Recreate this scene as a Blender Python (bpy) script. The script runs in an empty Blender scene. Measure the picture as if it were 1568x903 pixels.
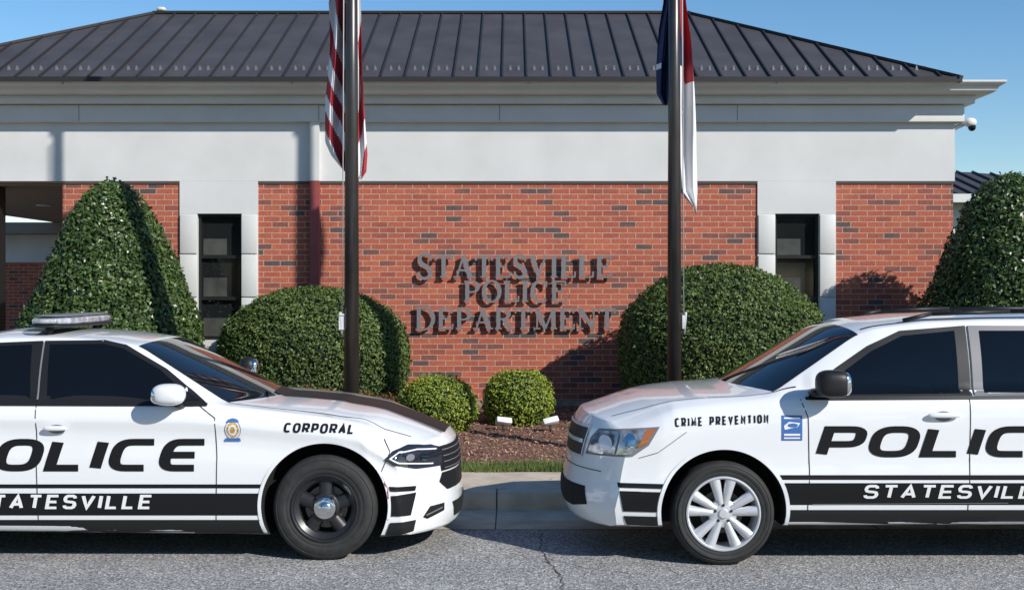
import bpy, bmesh, math, random
import numpy as np
from mathutils import Vector, Matrix
from mathutils.bvhtree import BVHTree
random.seed(4); rng=np.random.default_rng(7)
scene=bpy.context.scene
F=1887.0; H=1.9; YH=438.0; CX=784.0
def PX(px,py,Y):
    s=F/Y
    return ((px-CX)/s, H-(py-YH)/s)
# ---------------------------------------------------------------- materials
def new_mat(name):
    m=bpy.data.materials.new(name); m.use_nodes=True
    nt=m.node_tree; b=nt.nodes["Principled BSDF"]
    return m,nt,b
def N(nt,t,**kw):
    n=nt.nodes.new(t)
    for k,v in kw.items(): setattr(n,k,v)
    return n
def mat(name,col,rough=.6,metal=0,var=0.0,vscale=5,bump=0,bscale=60,coat=0,spec=.5,col2=None,detail=6):
    m,nt,b=new_mat(name)
    b.inputs["Roughness"].default_value=rough; b.inputs["Metallic"].default_value=metal
    b.inputs["Specular IOR Level"].default_value=spec
    if coat: b.inputs["Coat Weight"].default_value=coat; b.inputs["Coat Roughness"].default_value=.03
    tc=N(nt,"ShaderNodeTexCoord")
    if var>0 or col2:
        no=N(nt,"ShaderNodeTexNoise"); no.inputs["Scale"].default_value=vscale; no.inputs["Detail"].default_value=detail
        nt.links.new(tc.outputs["Object"],no.inputs["Vector"])
        cr=N(nt,"ShaderNodeValToRGB")
        c2=col2 if col2 else tuple(c*(1-var) for c in col)
        c1=col if col2 else tuple(min(1,c*(1+var)) for c in col)
        cr.color_ramp.elements[0].position=.35; cr.color_ramp.elements[1].position=.65
        cr.color_ramp.elements[0].color=(*c2,1); cr.color_ramp.elements[1].color=(*c1,1)
        nt.links.new(no.outputs["Fac"],cr.inputs["Fac"]); nt.links.new(cr.outputs["Color"],b.inputs["Base Color"])
    else: b.inputs["Base Color"].default_value=(*col,1)
    if bump>0:
        nb=N(nt,"ShaderNodeTexNoise"); nb.inputs["Scale"].default_value=bscale; nb.inputs["Detail"].default_value=4
        nt.links.new(tc.outputs["Object"],nb.inputs["Vector"])
        bp=N(nt,"ShaderNodeBump"); bp.inputs["Strength"].default_value=bump; bp.inputs["Distance"].default_value=.01
        nt.links.new(nb.outputs["Fac"],bp.inputs["Height"]); nt.links.new(bp.outputs["Normal"],b.inputs["Normal"])
    return m
def brick_mat():
    m,nt,b=new_mat("brick"); b.inputs["Roughness"].default_value=.85
    g=N(nt,"ShaderNodeNewGeometry"); sp=N(nt,"ShaderNodeSeparateXYZ"); nt.links.new(g.outputs["Position"],sp.inputs[0])
    ad=N(nt,"ShaderNodeMath",operation='ADD'); nt.links.new(sp.outputs[0],ad.inputs[0]); nt.links.new(sp.outputs[1],ad.inputs[1])
    cb=N(nt,"ShaderNodeCombineXYZ"); nt.links.new(ad.outputs[0],cb.inputs[0]); nt.links.new(sp.outputs[2],cb.inputs[1])
    br=N(nt,"ShaderNodeTexBrick"); nt.links.new(cb.outputs[0],br.inputs["Vector"])
    br.inputs["Scale"].default_value=1; br.inputs["Brick Width"].default_value=.215; br.inputs["Row Height"].default_value=.072
    br.inputs["Mortar Size"].default_value=.0055; br.inputs["Mortar Smooth"].default_value=.2; br.inputs["Bias"].default_value=0
    br.inputs["Color1"].default_value=(1,1,1,1); br.inputs["Color2"].default_value=(0,0,0,1); br.inputs["Mortar"].default_value=(.5,.5,.5,1)
    no=N(nt,"ShaderNodeTexNoise"); no.inputs["Scale"].default_value=1.3; no.inputs["Detail"].default_value=3
    mp=N(nt,"ShaderNodeMapping"); mp.inputs["Scale"].default_value=(1,2.2,1); nt.links.new(cb.outputs[0],mp.inputs[0]); nt.links.new(mp.outputs[0],no.inputs["Vector"])
    ma=N(nt,"ShaderNodeMath",operation='MULTIPLY_ADD'); ma.inputs[1].default_value=1.0; ma.inputs[2].default_value=-.50
    nt.links.new(no.outputs["Fac"],ma.inputs[0])
    a2=N(nt,"ShaderNodeMath",operation='ADD'); nt.links.new(br.outputs["Color"],a2.inputs[0]); nt.links.new(ma.outputs[0],a2.inputs[1])
    cr=N(nt,"ShaderNodeValToRGB"); e=cr.color_ramp.elements
    e[0].position=0; e[0].color=(.46,.125,.065,1); e[1].position=1; e[1].color=(.10,.068,.064,1)
    for p,c in ((.3,(.37,.090,.050)),(.55,(.42,.112,.064)),(.78,(.31,.078,.050)),(.92,(.20,.075,.058))):
        x=e.new(p); x.color=(*c,1)
    nt.links.new(a2.outputs[0],cr.inputs["Fac"])
    mx=N(nt,"ShaderNodeMixRGB"); nt.links.new(br.outputs["Fac"],mx.inputs[0]); nt.links.new(cr.outputs[0],mx.inputs[1]); mx.inputs[2].default_value=(.50,.34,.25,1)
    n2=N(nt,"ShaderNodeTexNoise"); n2.inputs["Scale"].default_value=40; n2.inputs["Detail"].default_value=5; nt.links.new(cb.outputs[0],n2.inputs["Vector"])
    m3=N(nt,"ShaderNodeMixRGB",blend_type='OVERLAY'); m3.inputs[0].default_value=.5; nt.links.new(mx.outputs[0],m3.inputs[1]); nt.links.new(n2.outputs["Fac"],m3.inputs[2])
    nt.links.new(m3.outputs[0],b.inputs["Base Color"])
    bp=N(nt,"ShaderNodeBump"); bp.inputs["Strength"].default_value=.6; bp.inputs["Distance"].default_value=.006; bp.invert=True
    nt.links.new(br.outputs["Fac"],bp.inputs["Height"]); nt.links.new(bp.outputs[0],b.inputs["Normal"])
    return m
def leaf_mat(name,c1,c2,rough=.4,spec=.4):
    m,nt,b=new_mat(name)
    g=N(nt,"ShaderNodeNewGeometry"); cr=N(nt,"ShaderNodeValToRGB")
    cr.color_ramp.elements[0].color=(*c1,1); cr.color_ramp.elements[1].color=(*c2,1)
    nt.links.new(g.outputs["Random Per Island"],cr.inputs[0])
    no=N(nt,"ShaderNodeTexNoise"); no.inputs["Scale"].default_value=2.5; no.inputs["Detail"].default_value=4; nt.links.new(g.outputs["Position"],no.inputs["Vector"])
    r2=N(nt,"ShaderNodeValToRGB"); r2.color_ramp.elements[0].position=.35; r2.color_ramp.elements[0].color=(.7,.75,.7,1); r2.color_ramp.elements[1].position=.65; r2.color_ramp.elements[1].color=(1.15,1.1,1,1)
    nt.links.new(no.outputs["Fac"],r2.inputs[0])
    mx=N(nt,"ShaderNodeMixRGB",blend_type='MULTIPLY'); mx.inputs[0].default_value=1; nt.links.new(cr.outputs[0],mx.inputs[1]); nt.links.new(r2.outputs[0],mx.inputs[2])
    nt.links.new(mx.outputs[0],b.inputs["Base Color"])
    b.inputs["Roughness"].default_value=rough; b.inputs["Specular IOR Level"].default_value=spec
    return m
def asphalt():
    m,nt,b=new_mat("asphalt"); b.inputs["Roughness"].default_value=.9
    tc=N(nt,"ShaderNodeTexCoord")
    v=N(nt,"ShaderNodeTexVoronoi"); v.inputs["Scale"].default_value=80; nt.links.new(tc.outputs["Object"],v.inputs["Vector"])
    cr=N(nt,"ShaderNodeValToRGB"); e=cr.color_ramp.elements
    e[0].position=0; e[0].color=(.12,.12,.125,1); e[1].position=1; e[1].color=(.72,.70,.66,1)
    x=e.new(.35); x.color=(.27,.265,.26,1); x=e.new(.8); x.color=(.41,.40,.39,1)
    sp=N(nt,"ShaderNodeSeparateColor"); nt.links.new(v.outputs["Color"],sp.inputs[0]); nt.links.new(sp.outputs[0],cr.inputs[0])
    no=N(nt,"ShaderNodeTexNoise"); no.inputs["Scale"].default_value=1.2; no.inputs["Detail"].default_value=8; nt.links.new(tc.outputs["Object"],no.inputs["Vector"])
    r2=N(nt,"ShaderNodeValToRGB"); r2.color_ramp.elements[0].position=.3; r2.color_ramp.elements[0].color=(.75,.75,.76,1); r2.color_ramp.elements[1].position=.7; r2.color_ramp.elements[1].color=(1.05,1.05,1.03,1)
    nt.links.new(no.outputs["Fac"],r2.inputs[0])
    mx=N(nt,"ShaderNodeMixRGB",blend_type='MULTIPLY'); mx.inputs[0].default_value=1; nt.links.new(cr.outputs[0],mx.inputs[1]); nt.links.new(r2.outputs[0],mx.inputs[2])
    nt.links.new(mx.outputs[0],b.inputs["Base Color"])
    bp=N(nt,"ShaderNodeBump"); bp.inputs["Strength"].default_value=.7; bp.inputs["Distance"].default_value=.006
    nt.links.new(v.outputs["Distance"],bp.inputs["Height"]); nt.links.new(bp.outputs[0],b.inputs["Normal"])
    return m
M={}
M['brick']=brick_mat(); M['asphalt']=asphalt()
M['stucco']=mat("painted_stucco",(.62,.62,.605),.85,var=.05,vscale=1.5,bump=.15,bscale=150)
M['trim']=mat("trim_paint",(.62,.62,.59),.5,var=.04,vscale=2)
M['redpaint']=mat("red_paint",(.28,.06,.055),.6,var=.1)
M['roof']=mat("roof_metal",(.066,.061,.064),.5,metal=0,var=.14,vscale=2,spec=.35)
M['roofseam']=mat("roof_seam",(.03,.028,.029),.5,spec=.3)
M['guard']=mat("snow_guard_metal",(.16,.15,.15),.4)
M['paint']=mat("white_car_paint",(.78,.79,.80),.3,coat=1,spec=.5)
M['black']=mat("black_vinyl",(.010,.010,.011),.4,spec=.25)
M['blackpl']=mat("black_plastic",(.014,.014,.015),.45,spec=.35)
M['dark']=mat("dark_void",(.004,.004,.004),.9)
M['gap']=mat("panel_gap",(.03,.03,.03),.8)
M['rubber']=mat("tire_rubber",(.022,.022,.022),.75,var=.2,vscale=20,bump=.2)
M['chrome']=mat("chrome",(.75,.75,.76),.12,metal=1)
M['silver']=mat("silver_alloy",(.66,.67,.69),.3,metal=.4)
M['steel']=mat("black_wheel_steel",(.018,.018,.02),.35)
M['brake']=mat("brake_steel",(.16,.15,.14),.5,metal=.6)
M['glass']=mat("tinted_glass",(.004,.005,.006),.02,spec=.45)
M['windshield']=mat("windshield_glass",(.008,.010,.012),.02,spec=.6,coat=.6)
M['winglass']=mat("window_glass",(.012,.014,.015),.06,spec=.5)
M['lens']=mat("headlamp_lens",(.32,.34,.37),.10,metal=.5,coat=1,var=.5,vscale=18)
M['lensdark']=mat("headlamp_dark",(.02,.02,.025),.08,coat=1)
M['led']=mat("led_strip",(.8,.82,.85),.2,coat=1)
M['amber']=mat("amber_lens",(.42,.13,.03),.15,coat=1)
M['redlens']=mat("red_reflector",(.6,.05,.02),.15,coat=1)
M['white']=mat("white_vinyl",(.78,.78,.78),.4)
M['grey']=mat("grey_trim",(.18,.18,.19),.4)
M['lightbar']=mat("lightbar_lens",(.38,.39,.42),.12,coat=1,var=.5,vscale=14)
M['blue']=mat("badge_blue",(.05,.15,.4),.4)
M['gold']=mat("badge_gold",(.50,.33,.12),.4,var=.5,vscale=60)
M['lettermetal']=mat("letter_metal",(.20,.195,.20),.4,metal=.1)
M['pole']=mat("bronze_pole",(.075,.068,.064),.3,metal=.6,var=.1)
M['rope']=mat("rope",(.5,.5,.48),.9)
M['fred']=mat("flag_red",(.38,.03,.04),.8); M['fwhite']=mat("flag_white",(.75,.74,.74),.8); M['fblue']=mat("flag_blue",(.015,.025,.09),.8)
M['concrete']=mat("concrete",(.50,.43,.34),.9,var=.18,vscale=4,bump=.3,bscale=120,detail=10)
M['joint']=mat("joint",(.08,.07,.06),.9)
M['mulch']=mat("mulch",(.26,.13,.09),.95,col2=(.10,.05,.037),vscale=45,bump=1,bscale=70)
M['chip']=leaf_mat("mulch_chip",(.17,.09,.065),(.55,.36,.25),.9)
M['grassg']=mat("grass_ground",(.07,.10,.03),.95,var=.3,vscale=8)
M['grass']=leaf_mat("grass_blade",(.06,.11,.02),(.20,.25,.07),.6)
M['leafdark']=leaf_mat("holly_leaf",(.025,.060,.016),(.11,.17,.045),.36,.5)
M['leafmid']=leaf_mat("boxwood_leaf",(.038,.075,.020),(.15,.21,.058),.5,.3)
M['leaflt']=leaf_mat("light_leaf",(.09,.15,.020),(.36,.42,.06),.5,.3)
M['leafred']=leaf_mat("red_leaf",(.05,.08,.02),(.32,.09,.04),.5,.3)
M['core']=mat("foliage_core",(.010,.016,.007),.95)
M['bark']=mat("bark",(.08,.06,.045),.95,var=.3,bump=.6,bscale=20)
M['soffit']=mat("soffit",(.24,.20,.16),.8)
M['found']=mat("foundation",(.36,.27,.21),.9,var=.3,vscale=9,bump=.4)
M['camgrey']=mat("camera_white",(.7,.7,.7),.4)
M['pane']=mat("pane_reflect",(.06,.062,.055),.3,var=.3)
# ---------------------------------------------------------------- mesh helpers
def link(o,parent=None):
    scene.collection.objects.link(o)
    if parent: o.parent=parent
    return o
def empty(name):
    o=bpy.data.objects.new(name,None); return link(o)
def mk(name,verts,faces,mats,parent=None,smooth=False,midx=None):
    me=bpy.data.meshes.new(name); me.from_pydata([tuple(v) for v in verts],[],[tuple(f) for f in faces]); me.update()
    if not isinstance(mats,(list,tuple)): mats=[mats]
    for m in mats: me.materials.append(m)
    if midx is not None: me.polygons.foreach_set("material_index",midx)
    if smooth: me.polygons.foreach_set("use_smooth",[True]*len(me.polygons))
    o=bpy.data.objects.new(name,me); return link(o,parent)
def from_bm(name,bm,mats,parent=None,smooth=False,angle=None):
    if angle is not None:
        for f in bm.faces: f.smooth=True
        for e in bm.edges:
            if len(e.link_faces)==2 and e.calc_face_angle(0)>math.radians(angle): e.smooth=False
    elif smooth:
        for f in bm.faces: f.smooth=True
    me=bpy.data.meshes.new(name); bm.to_mesh(me); bm.free()
    if not isinstance(mats,(list,tuple)): mats=[mats]
    for m in mats: me.materials.append(m)
    o=bpy.data.objects.new(name,me); return link(o,parent)
def box(name,x0,x1,y0,y1,z0,z1,m,parent=None,bev=0,seg=2):
    bm=bmesh.new(); bmesh.ops.create_cube(bm,size=1)
    for v in bm.verts:
        v.co=Vector(((x0+x1)/2+v.co.x*(x1-x0),(y0+y1)/2+v.co.y*(y1-y0),(z0+z1)/2+v.co.z*(z1-z0)))
    if bev: bmesh.ops.bevel(bm,geom=bm.edges[:]+bm.verts[:],offset=bev,segments=seg,affect='EDGES',profile=.5)
    return from_bm(name,bm,m,parent,angle=35 if bev else None)
def superell(name,c,r,p,m,parent=None,rot=None):
    bm=bmesh.new(); bmesh.ops.create_uvsphere(bm,u_segments=32,v_segments=20,radius=1)
    for v in bm.verts:
        q=v.co.normalized(); s=(abs(q.x)**p+abs(q.y)**p+abs(q.z)**p)**(-1/p)
        w=Vector((q.x*s*r[0],q.y*s*r[1],q.z*s*r[2]))
        if rot: w=rot@w
        v.co=w+Vector(c)
    return from_bm(name,bm,m,parent,smooth=True)
def cyl(name,p0,p1,r0,r1,m,parent=None,n=16):
    p0=Vector(p0);p1=Vector(p1); d=(p1-p0); q=d.to_track_quat('Z','Y').to_matrix()
    vs=[];fs=[]
    for k,(p,r) in enumerate(((p0,r0),(p1,r1))):
        for i in range(n):
            a=2*math.pi*i/n; vs.append(p+q@Vector((r*math.cos(a),r*math.sin(a),0)))
    for i in range(n): fs.append((i,(i+1)%n,n+(i+1)%n,n+i))
    fs.append(tuple(range(n))[::-1]); fs.append(tuple(range(n,2*n)))
    o=mk(name,vs,fs,m,parent)
    for p in o.data.polygons:
        if len(p.vertices)==4: p.use_smooth=True
    return o
def lathe(name,prof,cx,cy,cz,sgn,m,parent=None,n=64,angle=35):
    bm=bmesh.new(); rings=[]
    for r,o in prof:
        rings.append([bm.verts.new((cx+r*math.cos(2*math.pi*i/n),cy+sgn*o,cz+r*math.sin(2*math.pi*i/n))) for i in range(n)])
    for a,b in zip(rings,rings[1:]):
        for i in range(n): bm.faces.new((a[i],a[(i+1)%n],b[(i+1)%n],b[i]))
    bmesh.ops.remove_doubles(bm,verts=bm.verts[:],dist=1e-5)
    bmesh.ops.recalc_face_normals(bm,faces=bm.faces[:])
    return from_bm(name,bm,m,parent,angle=angle)
# ---------------------------------------------------------------- stroke font
def arc(cx,cy,rx,ry,a0,a1,n=14,p=2.0):
    out=[]
    for i in range(n+1):
        a=math.radians(a0+(a1-a0)*i/n); c,s=math.cos(a),math.sin(a)
        out.append((cx+rx*math.copysign(abs(c)**(2/p),c),cy+ry*math.copysign(abs(s)**(2/p),s)))
    return out
def G_sans(ch,p=3.0):
    S=[(.96,.80),(.9,.93),(.75,1),(.25,1),(.08,.93),(0,.80),(0,.70),(.08,.57),(.25,.52),(.75,.48),(.92,.43),(1,.30),(1,.20),(.92,.07),(.75,0),(.25,0),(.08,.07),(.02,.20)]
    D={'A':(1,[[(0,0),(.5,1),(1,0)],[(.2,.3),(.8,.3)]]),
    'C':(1,[arc(.5,.5,.5,.5,42,318,26,p)]),
    'D':(1,[[(.5,1),(0,1),(0,0),(.5,0)]+arc(.5,.5,.5,.5,-90,90,14,p)]),
    'E':(.9,[[(1,1),(0,1),(0,0),(1,0)],[(0,.5),(.9,.5)]]),
    'e':(1,[[(1.02,1),(.4,1)]+arc(.4,.5,.4,.5,90,270,16,p)+[(.95,0)],[(.0,.5),(.85,.5)]]),
    'c':(1,[[(1.02,1),(.45,1)]+arc(.45,.5,.45,.5,90,270,16,p)+[(.95,0)],]),
    'I':(0,[[(0,0),(0,1)]]),
    'L':(.85,[[(0,1),(0,0),(1,0)]]),
    'M':(1.15,[[(0,0),(0,1),(.5,.2),(1,1),(1,0)]]),
    'N':(1,[[(0,0),(0,1),(1,0),(1,1)]]),
    'O':(1.05,[arc(.5,.5,.5,.5,0,360,34,p)]),
    'P':(.95,[[(0,0),(0,1),(.6,1)]+arc(.6,.7,.4,.3,90,-90,12,p)+[(0,.4)]]),
    'R':(1,[[(0,0),(0,1),(.6,1)]+arc(.6,.72,.4,.28,90,-90,12,p)+[(0,.44)],[(.5,.44),(1,0)]]),
    'S':(.95,[S]),
    'T':(1,[[(0,1),(1,1)],[(.5,1),(.5,0)]]),
    'V':(1,[[(0,1),(.5,0),(1,1)]])}
    return D[ch]
def ribbon(pts,ws):
    n=len(pts); L=[];R=[]
    closed=(abs(pts[0][0]-pts[-1][0])<1e-6 and abs(pts[0][1]-pts[-1][1])<1e-6)
    for i in range(n):
        def seg(a,b):
            d=Vector((pts[b][0]-pts[a][0],pts[b][1]-pts[a][1])); return d.normalized() if d.length>1e-9 else Vector((1,0))
        if i==0: d1=seg(n-2,n-1) if closed else seg(0,1); d2=seg(0,1)
        elif i==n-1: d1=seg(n-2,n-1); d2=seg(0,1) if closed else d1
        else: d1=seg(i-1,i); d2=seg(i,i+1)
        n1=Vector((-d1.y,d1.x)); n2=Vector((-d2.y,d2.x)); t=(n1+n2)
        t=t.normalized() if t.length>1e-6 else n1
        k=min(2.2,1/max(.3,t.dot(n1))); w=ws[i]/2*k
        L.append((pts[i][0]+t.x*w,pts[i][1]+t.y*w)); R.append((pts[i][0]-t.x*w,pts[i][1]-t.y*w))
    return L,R
def dedupe(pts):
    o=[pts[0]]
    for p in pts[1:]:
        if abs(p[0]-o[-1][0])+abs(p[1]-o[-1][1])>1e-6: o.append(p)
    return o
def densify(pts,step):
    o=[pts[0]]
    for a,b in zip(pts,pts[1:]):
        l=math.hypot(b[0]-a[0],b[1]-a[1]); k=max(1,int(math.ceil(l/step)))
        for i in range(1,k+1): o.append((a[0]+(b[0]-a[0])*i/k,a[1]+(b[1]-a[1])*i/k))
    return o
def layout(text,x0,x1,h,sw,space,glyph=G_sans):
    total=sum(glyph(c)[0] if c!=' ' else .6 for c in text)
    n=len(text); avail=(x1-x0)-n*sw-(n-1)*space*h
    W=avail/total; x=x0; out=[]
    for c in text:
        if c==' ': x+=.6*W+sw+space*h; continue
        gw,st=glyph(c)
        for s in st: out.append([(x+sw/2+u*gw*W,sw/2+v*(h-sw)) for u,v in s])
        x+=gw*W+sw+space*h
    return out
# ---------------------------------------------------------------- decals on bodies
class Decals:
    def __init__(s,obj,yc,parent):
        bm=bmesh.new(); bm.from_mesh(obj.data); s.bvh=BVHTree.FromBMesh(bm); bm.free(); s.yc=yc; s.parent=parent
    def hit(s,a,b,axis):
        if axis=='Y': o=Vector((a,s.yc-3,b)); d=Vector((0,1,0))
        elif axis=='-Y': o=Vector((a,s.yc+3,b)); d=Vector((0,-1,0))
        elif axis=='Z': o=Vector((a,b,4)); d=Vector((0,0,-1))
        elif axis=='X': o=Vector((-9,a,b)); d=Vector((1,0,0))
        else: o=Vector((9,a,b)); d=Vector((-1,0,0))
        return s.bvh.ray_cast(o,d)
    def build(s,name,pts,faces,off,m,axis,maxd=None):
        vs=[];ok=[]
        for a,b in pts:
            loc,nor,_,dist=s.hit(a,b,axis)
            if loc is None or (maxd and dist>maxd): vs.append((0,0,0)); ok.append(False)
            else:
                vs.append(loc+nor*off); ok.append(True)
        fs=[f for f in faces if all(ok[i] for i in f)]
        if not fs: return None
        used=sorted({i for f in fs for i in f}); mp={j:i for i,j in enumerate(used)}
        return mk(name,[vs[i] for i in used],[[mp[i] for i in f] for f in fs],m,s.parent,smooth=True)
    def poly(s,name,poly,off,m,axis='Y',step=.05,maxd=None,both=False):
        bm=bmesh.new(); f=bm.faces.new([bm.verts.new((p[0],p[1],0)) for p in poly])
        bmesh.ops.triangulate(bm,faces=bm.faces[:])
        xs=[p[0] for p in poly]; ys=[p[1] for p in poly]
        for k,(lo,hi) in enumerate(((min(xs),max(xs)),(min(ys),max(ys)))):
            v=math.ceil(lo/step)*step
            while v<hi:
                co=(v,0,0) if k==0 else (0,v,0); no=(1,0,0) if k==0 else (0,1,0)
                bmesh.ops.bisect_plane(bm,geom=bm.verts[:]+bm.edges[:]+bm.faces[:],plane_co=co,plane_no=no,dist=1e-5); v+=step
        bm.verts.index_update()
        pts=[(v.co.x,v.co.y) for v in bm.verts]; faces=[[v.index for v in f.verts] for f in bm.faces]; bm.free()
        o=s.build(name,pts,faces,off,m,axis,maxd)
        if both: s.build(name+"_far",pts,faces,off,m,'-Y',maxd)
        return o
    def line(s,name,pts,w,off,m,axis='Y',step=.05,maxd=None,both=False,xs=1.0):
        pts=densify(dedupe(pts),step); L,R=ribbon(pts,[w]*len(pts))
        P=[(a*xs,b) for a,b in L+R]; n=len(L); fs=[[i,i+1,n+i+1,n+i] for i in range(n-1)]
        o=s.build(name,P,fs,off,m,axis,maxd)
        if both: s.build(name+"_far",P,fs,off,m,'-Y',maxd)
        return o
    def text(s,name,txt,x0,x1,z0,h,sw,space,shear,m,off=.004,tilt=0,xs=1.0):
        strokes=layout(txt,x0/xs,(x1-shear*h)/xs,h,sw,space/xs)
        for i,st in enumerate(strokes):
            st=[(x+y*shear/xs,z0+y+(x*xs-x0)*tilt) for x,y in st]
            s.line(f"{name}_{i}",st,sw,off+.0003*(i%3),m,xs=xs)
# ---------------------------------------------------------------- car body
def interp(tab,x):
    xs=[t[0] for t in tab]; ys=[t[1] for t in tab]
    return float(np.interp(x,xs,ys))
def smoothtab(tab,x,r=.05):
    return (interp(tab,x-r)+2*interp(tab,x)+interp(tab,x+r))/4
def car_body(name,T,dirx,yc,parent,nx=170):
    x_r,x_f=T['rear'],T['front']
    sts=list(np.linspace(x_r,x_f,nx)); 
    for s in (T['ws'][0],T['ws'][1],T['hoodcut']): sts.append(s)
    sts=sorted(set(round(s,4) for s in sts))
    low=T['low']
    def section(x):
        g=lambda k:smoothtab(T[k],x,.05 if k!='zt' else .035)
        w,zb,zs,zt,zre,wt=g('w'),g('zb'),g('zs'),g('zt'),g('zre'),g('wt')
        pts=[(0,zb),(w*.35,zb),(w-.22,zb),(w-.10,zb+.004),(w-.055,zb+.02)]
        for f,dw in low: pts.append((w-dw,zb+(zs-zb)*f))
        b0=(w-.085,zs+.008); pts.append(b0)
        for t in (.2,.4,.6,.8,.93): 
            bul=.018*math.sin(math.pi*t)*(1 if zre-zs>.15 else .1)
            pts.append((b0[0]+(wt-b0[0])*t+bul,b0[1]+(zre-b0[1])*t))
        nr=len(pts)
        for k in range(0,13):
            t=math.radians(90*k/12); e=1.25
            y=wt*math.cos(t)**.9 if k<12 else 0; 
            z=zre+(zt-zre)*(math.sin(t)**e)
            pts.append((y,z))
        return pts,nr
    def warp(x,y,z,st):
        if x>T['xw']:
            Fx=x_f-T['plan']*(abs(y)/.95)**T['plane']-interp(T['prof'],z)
            x=T['xw']+(x-T['xw'])*(Fx-T['xw'])/(x_f-T['xw'])
        if x<T['xr']:
            Fx=x_r+.22*(abs(y)/.95)**3+interp(T['rprof'],z)
            x=T['xr']+(x-T['xr'])*(Fx-T['xr'])/(x_r-T['xr'])
        return x
    rows=[]
    for st in sts:
        pts,nr=section(st); wt=smoothtab(T['wt'],st); sh=smoothtab(T['sh'],st,.04)
        row=[]
        for j,(y,z) in enumerate(pts):
            x=st+(sh*(1-min(1,(y/wt))**2) if j>=nr else 0)
            row.append((warp(x,y,z,st),y,z))
        rows.append(row)
    n=len(rows[0])
    def full(row): return [(x,y,z) for x,y,z in row]+[(x,-y,z) for x,y,z in row[-2:0:-1]]
    bm=bmesh.new(); rings=[]
    for row in rows: rings.append([bm.verts.new((dirx*x,yc+y,z)) for x,y,z in full(row)])
    m=len(rings[0])
    for i in range(len(rings)-1):
        for j in range(m):
            f=bm.faces.new((rings[i][j],rings[i][(j+1)%m],rings[i+1][(j+1)%m],rings[i+1][j]))
            jj=j if j<n-1 else m-1-j
            st=.5*(sts[i]+sts[i+1])
            f.material_index=0
            if jj<3: f.material_index=1
            if jj>=nr and T['ws'][0]<st<T['ws'][1]: f.material_index=2 if jj>nr+1 else (1 if jj==nr+1 else 0)
            if jj>=nr and T['rw'][0]<st<T['rw'][1]: f.material_index=2 if jj>nr+1 else 0
    for end,row,st in ((0,rows[0],sts[0]),(1,rows[-1],sts[-1])):
        prev=rings[0] if end==0 else rings[-1]
        pts,nr2=section(st)
        for k in (.92,.84,.75,.65,.5,.35,.2,0.0):
            r=[]
            for (y,z) in pts: r.append((warp(st,y*k,z,st),y*k,z))
            cur=[bm.verts.new((dirx*x,yc+y,z)) for x,y,z in full(r)]
            for j in range(m):
                try: bm.faces.new((prev[j],prev[(j+1)%m],cur[(j+1)%m],cur[j]))
                except: pass
            prev=cur
    bmesh.ops.remove_doubles(bm,verts=bm.verts[:],dist=.0006)
    bmesh.ops.dissolve_degenerate(bm,dist=.0002,edges=bm.edges[:])
    bmesh.ops.recalc_face_normals(bm,faces=bm.faces[:])
    o=from_bm(name,bm,[M['paint'],M['blackpl'],M['windshield'],M['dark']],parent)
    for wx in T['wheels']:
        for sg in (-1,1):
            bmc=bmesh.new(); bmesh.ops.create_cone(bmc,cap_ends=True,segments=72,radius1=T['arch'],radius2=T['arch'],depth=.62,
                matrix=Matrix.Translation((dirx*wx,yc+sg*(.93),T['archz']))@Matrix.Rotation(math.pi/2,4,'X'))
            me=bpy.data.meshes.new("c"); bmc.to_mesh(me); bmc.free(); me.materials.append(M['dark'])
            c=bpy.data.objects.new("cut",me); scene.collection.objects.link(c)
            md=o.modifiers.new("b",'BOOLEAN'); md.operation='DIFFERENCE'; md.object=c; md.solver='EXACT'
            try: md.material_mode='TRANSFER'
            except: pass
            bpy.context.view_layer.update()
            dg=bpy.context.evaluated_depsgraph_get(); ne=bpy.data.meshes.new_from_object(o.evaluated_get(dg))
            o.modifiers.clear(); old=o.data; o.data=ne; bpy.data.meshes.remove(old)
            bpy.data.objects.remove(c)
    bm=bmesh.new(); bm.from_mesh(o.data)
    for f in bm.faces: f.smooth=True
    for e in bm.edges:
        if len(e.link_faces)==2 and (e.calc_face_angle(0)>math.radians(38) or e.link_faces[0].material_index!=e.link_faces[1].material_index): e.smooth=False
    bm.to_mesh(o.data); bm.free()
    return o
def spoke(bm,cx,cy,cz,sgn,a,r0,r1,w0,w1,d0,d1,th=.02,skew=0):
    ca,sa=math.cos(a),math.sin(a)
    def P(r,t,o): return (cx+r*ca-t*sa,cy+sgn*o,cz+r*sa+t*ca)
    q=[]
    for r,w,d,sk in ((r0,w0,d0,0),((r0+r1)/2,(w0+w1)/2*.92,(d0+d1)/2+.006,skew*.5),(r1,w1,d1,skew)):
        q.append([bm.verts.new(P(r,sk-w/2-.006,d-th)),bm.verts.new(P(r,sk-w/2+.003,d)),bm.verts.new(P(r,sk+w/2-.003,d)),bm.verts.new(P(r,sk+w/2+.006,d-th))])
    for a_,b_ in zip(q,q[1:]):
        for i in range(3): bm.faces.new((a_[i],a_[i+1],b_[i+1],b_[i]))
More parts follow.
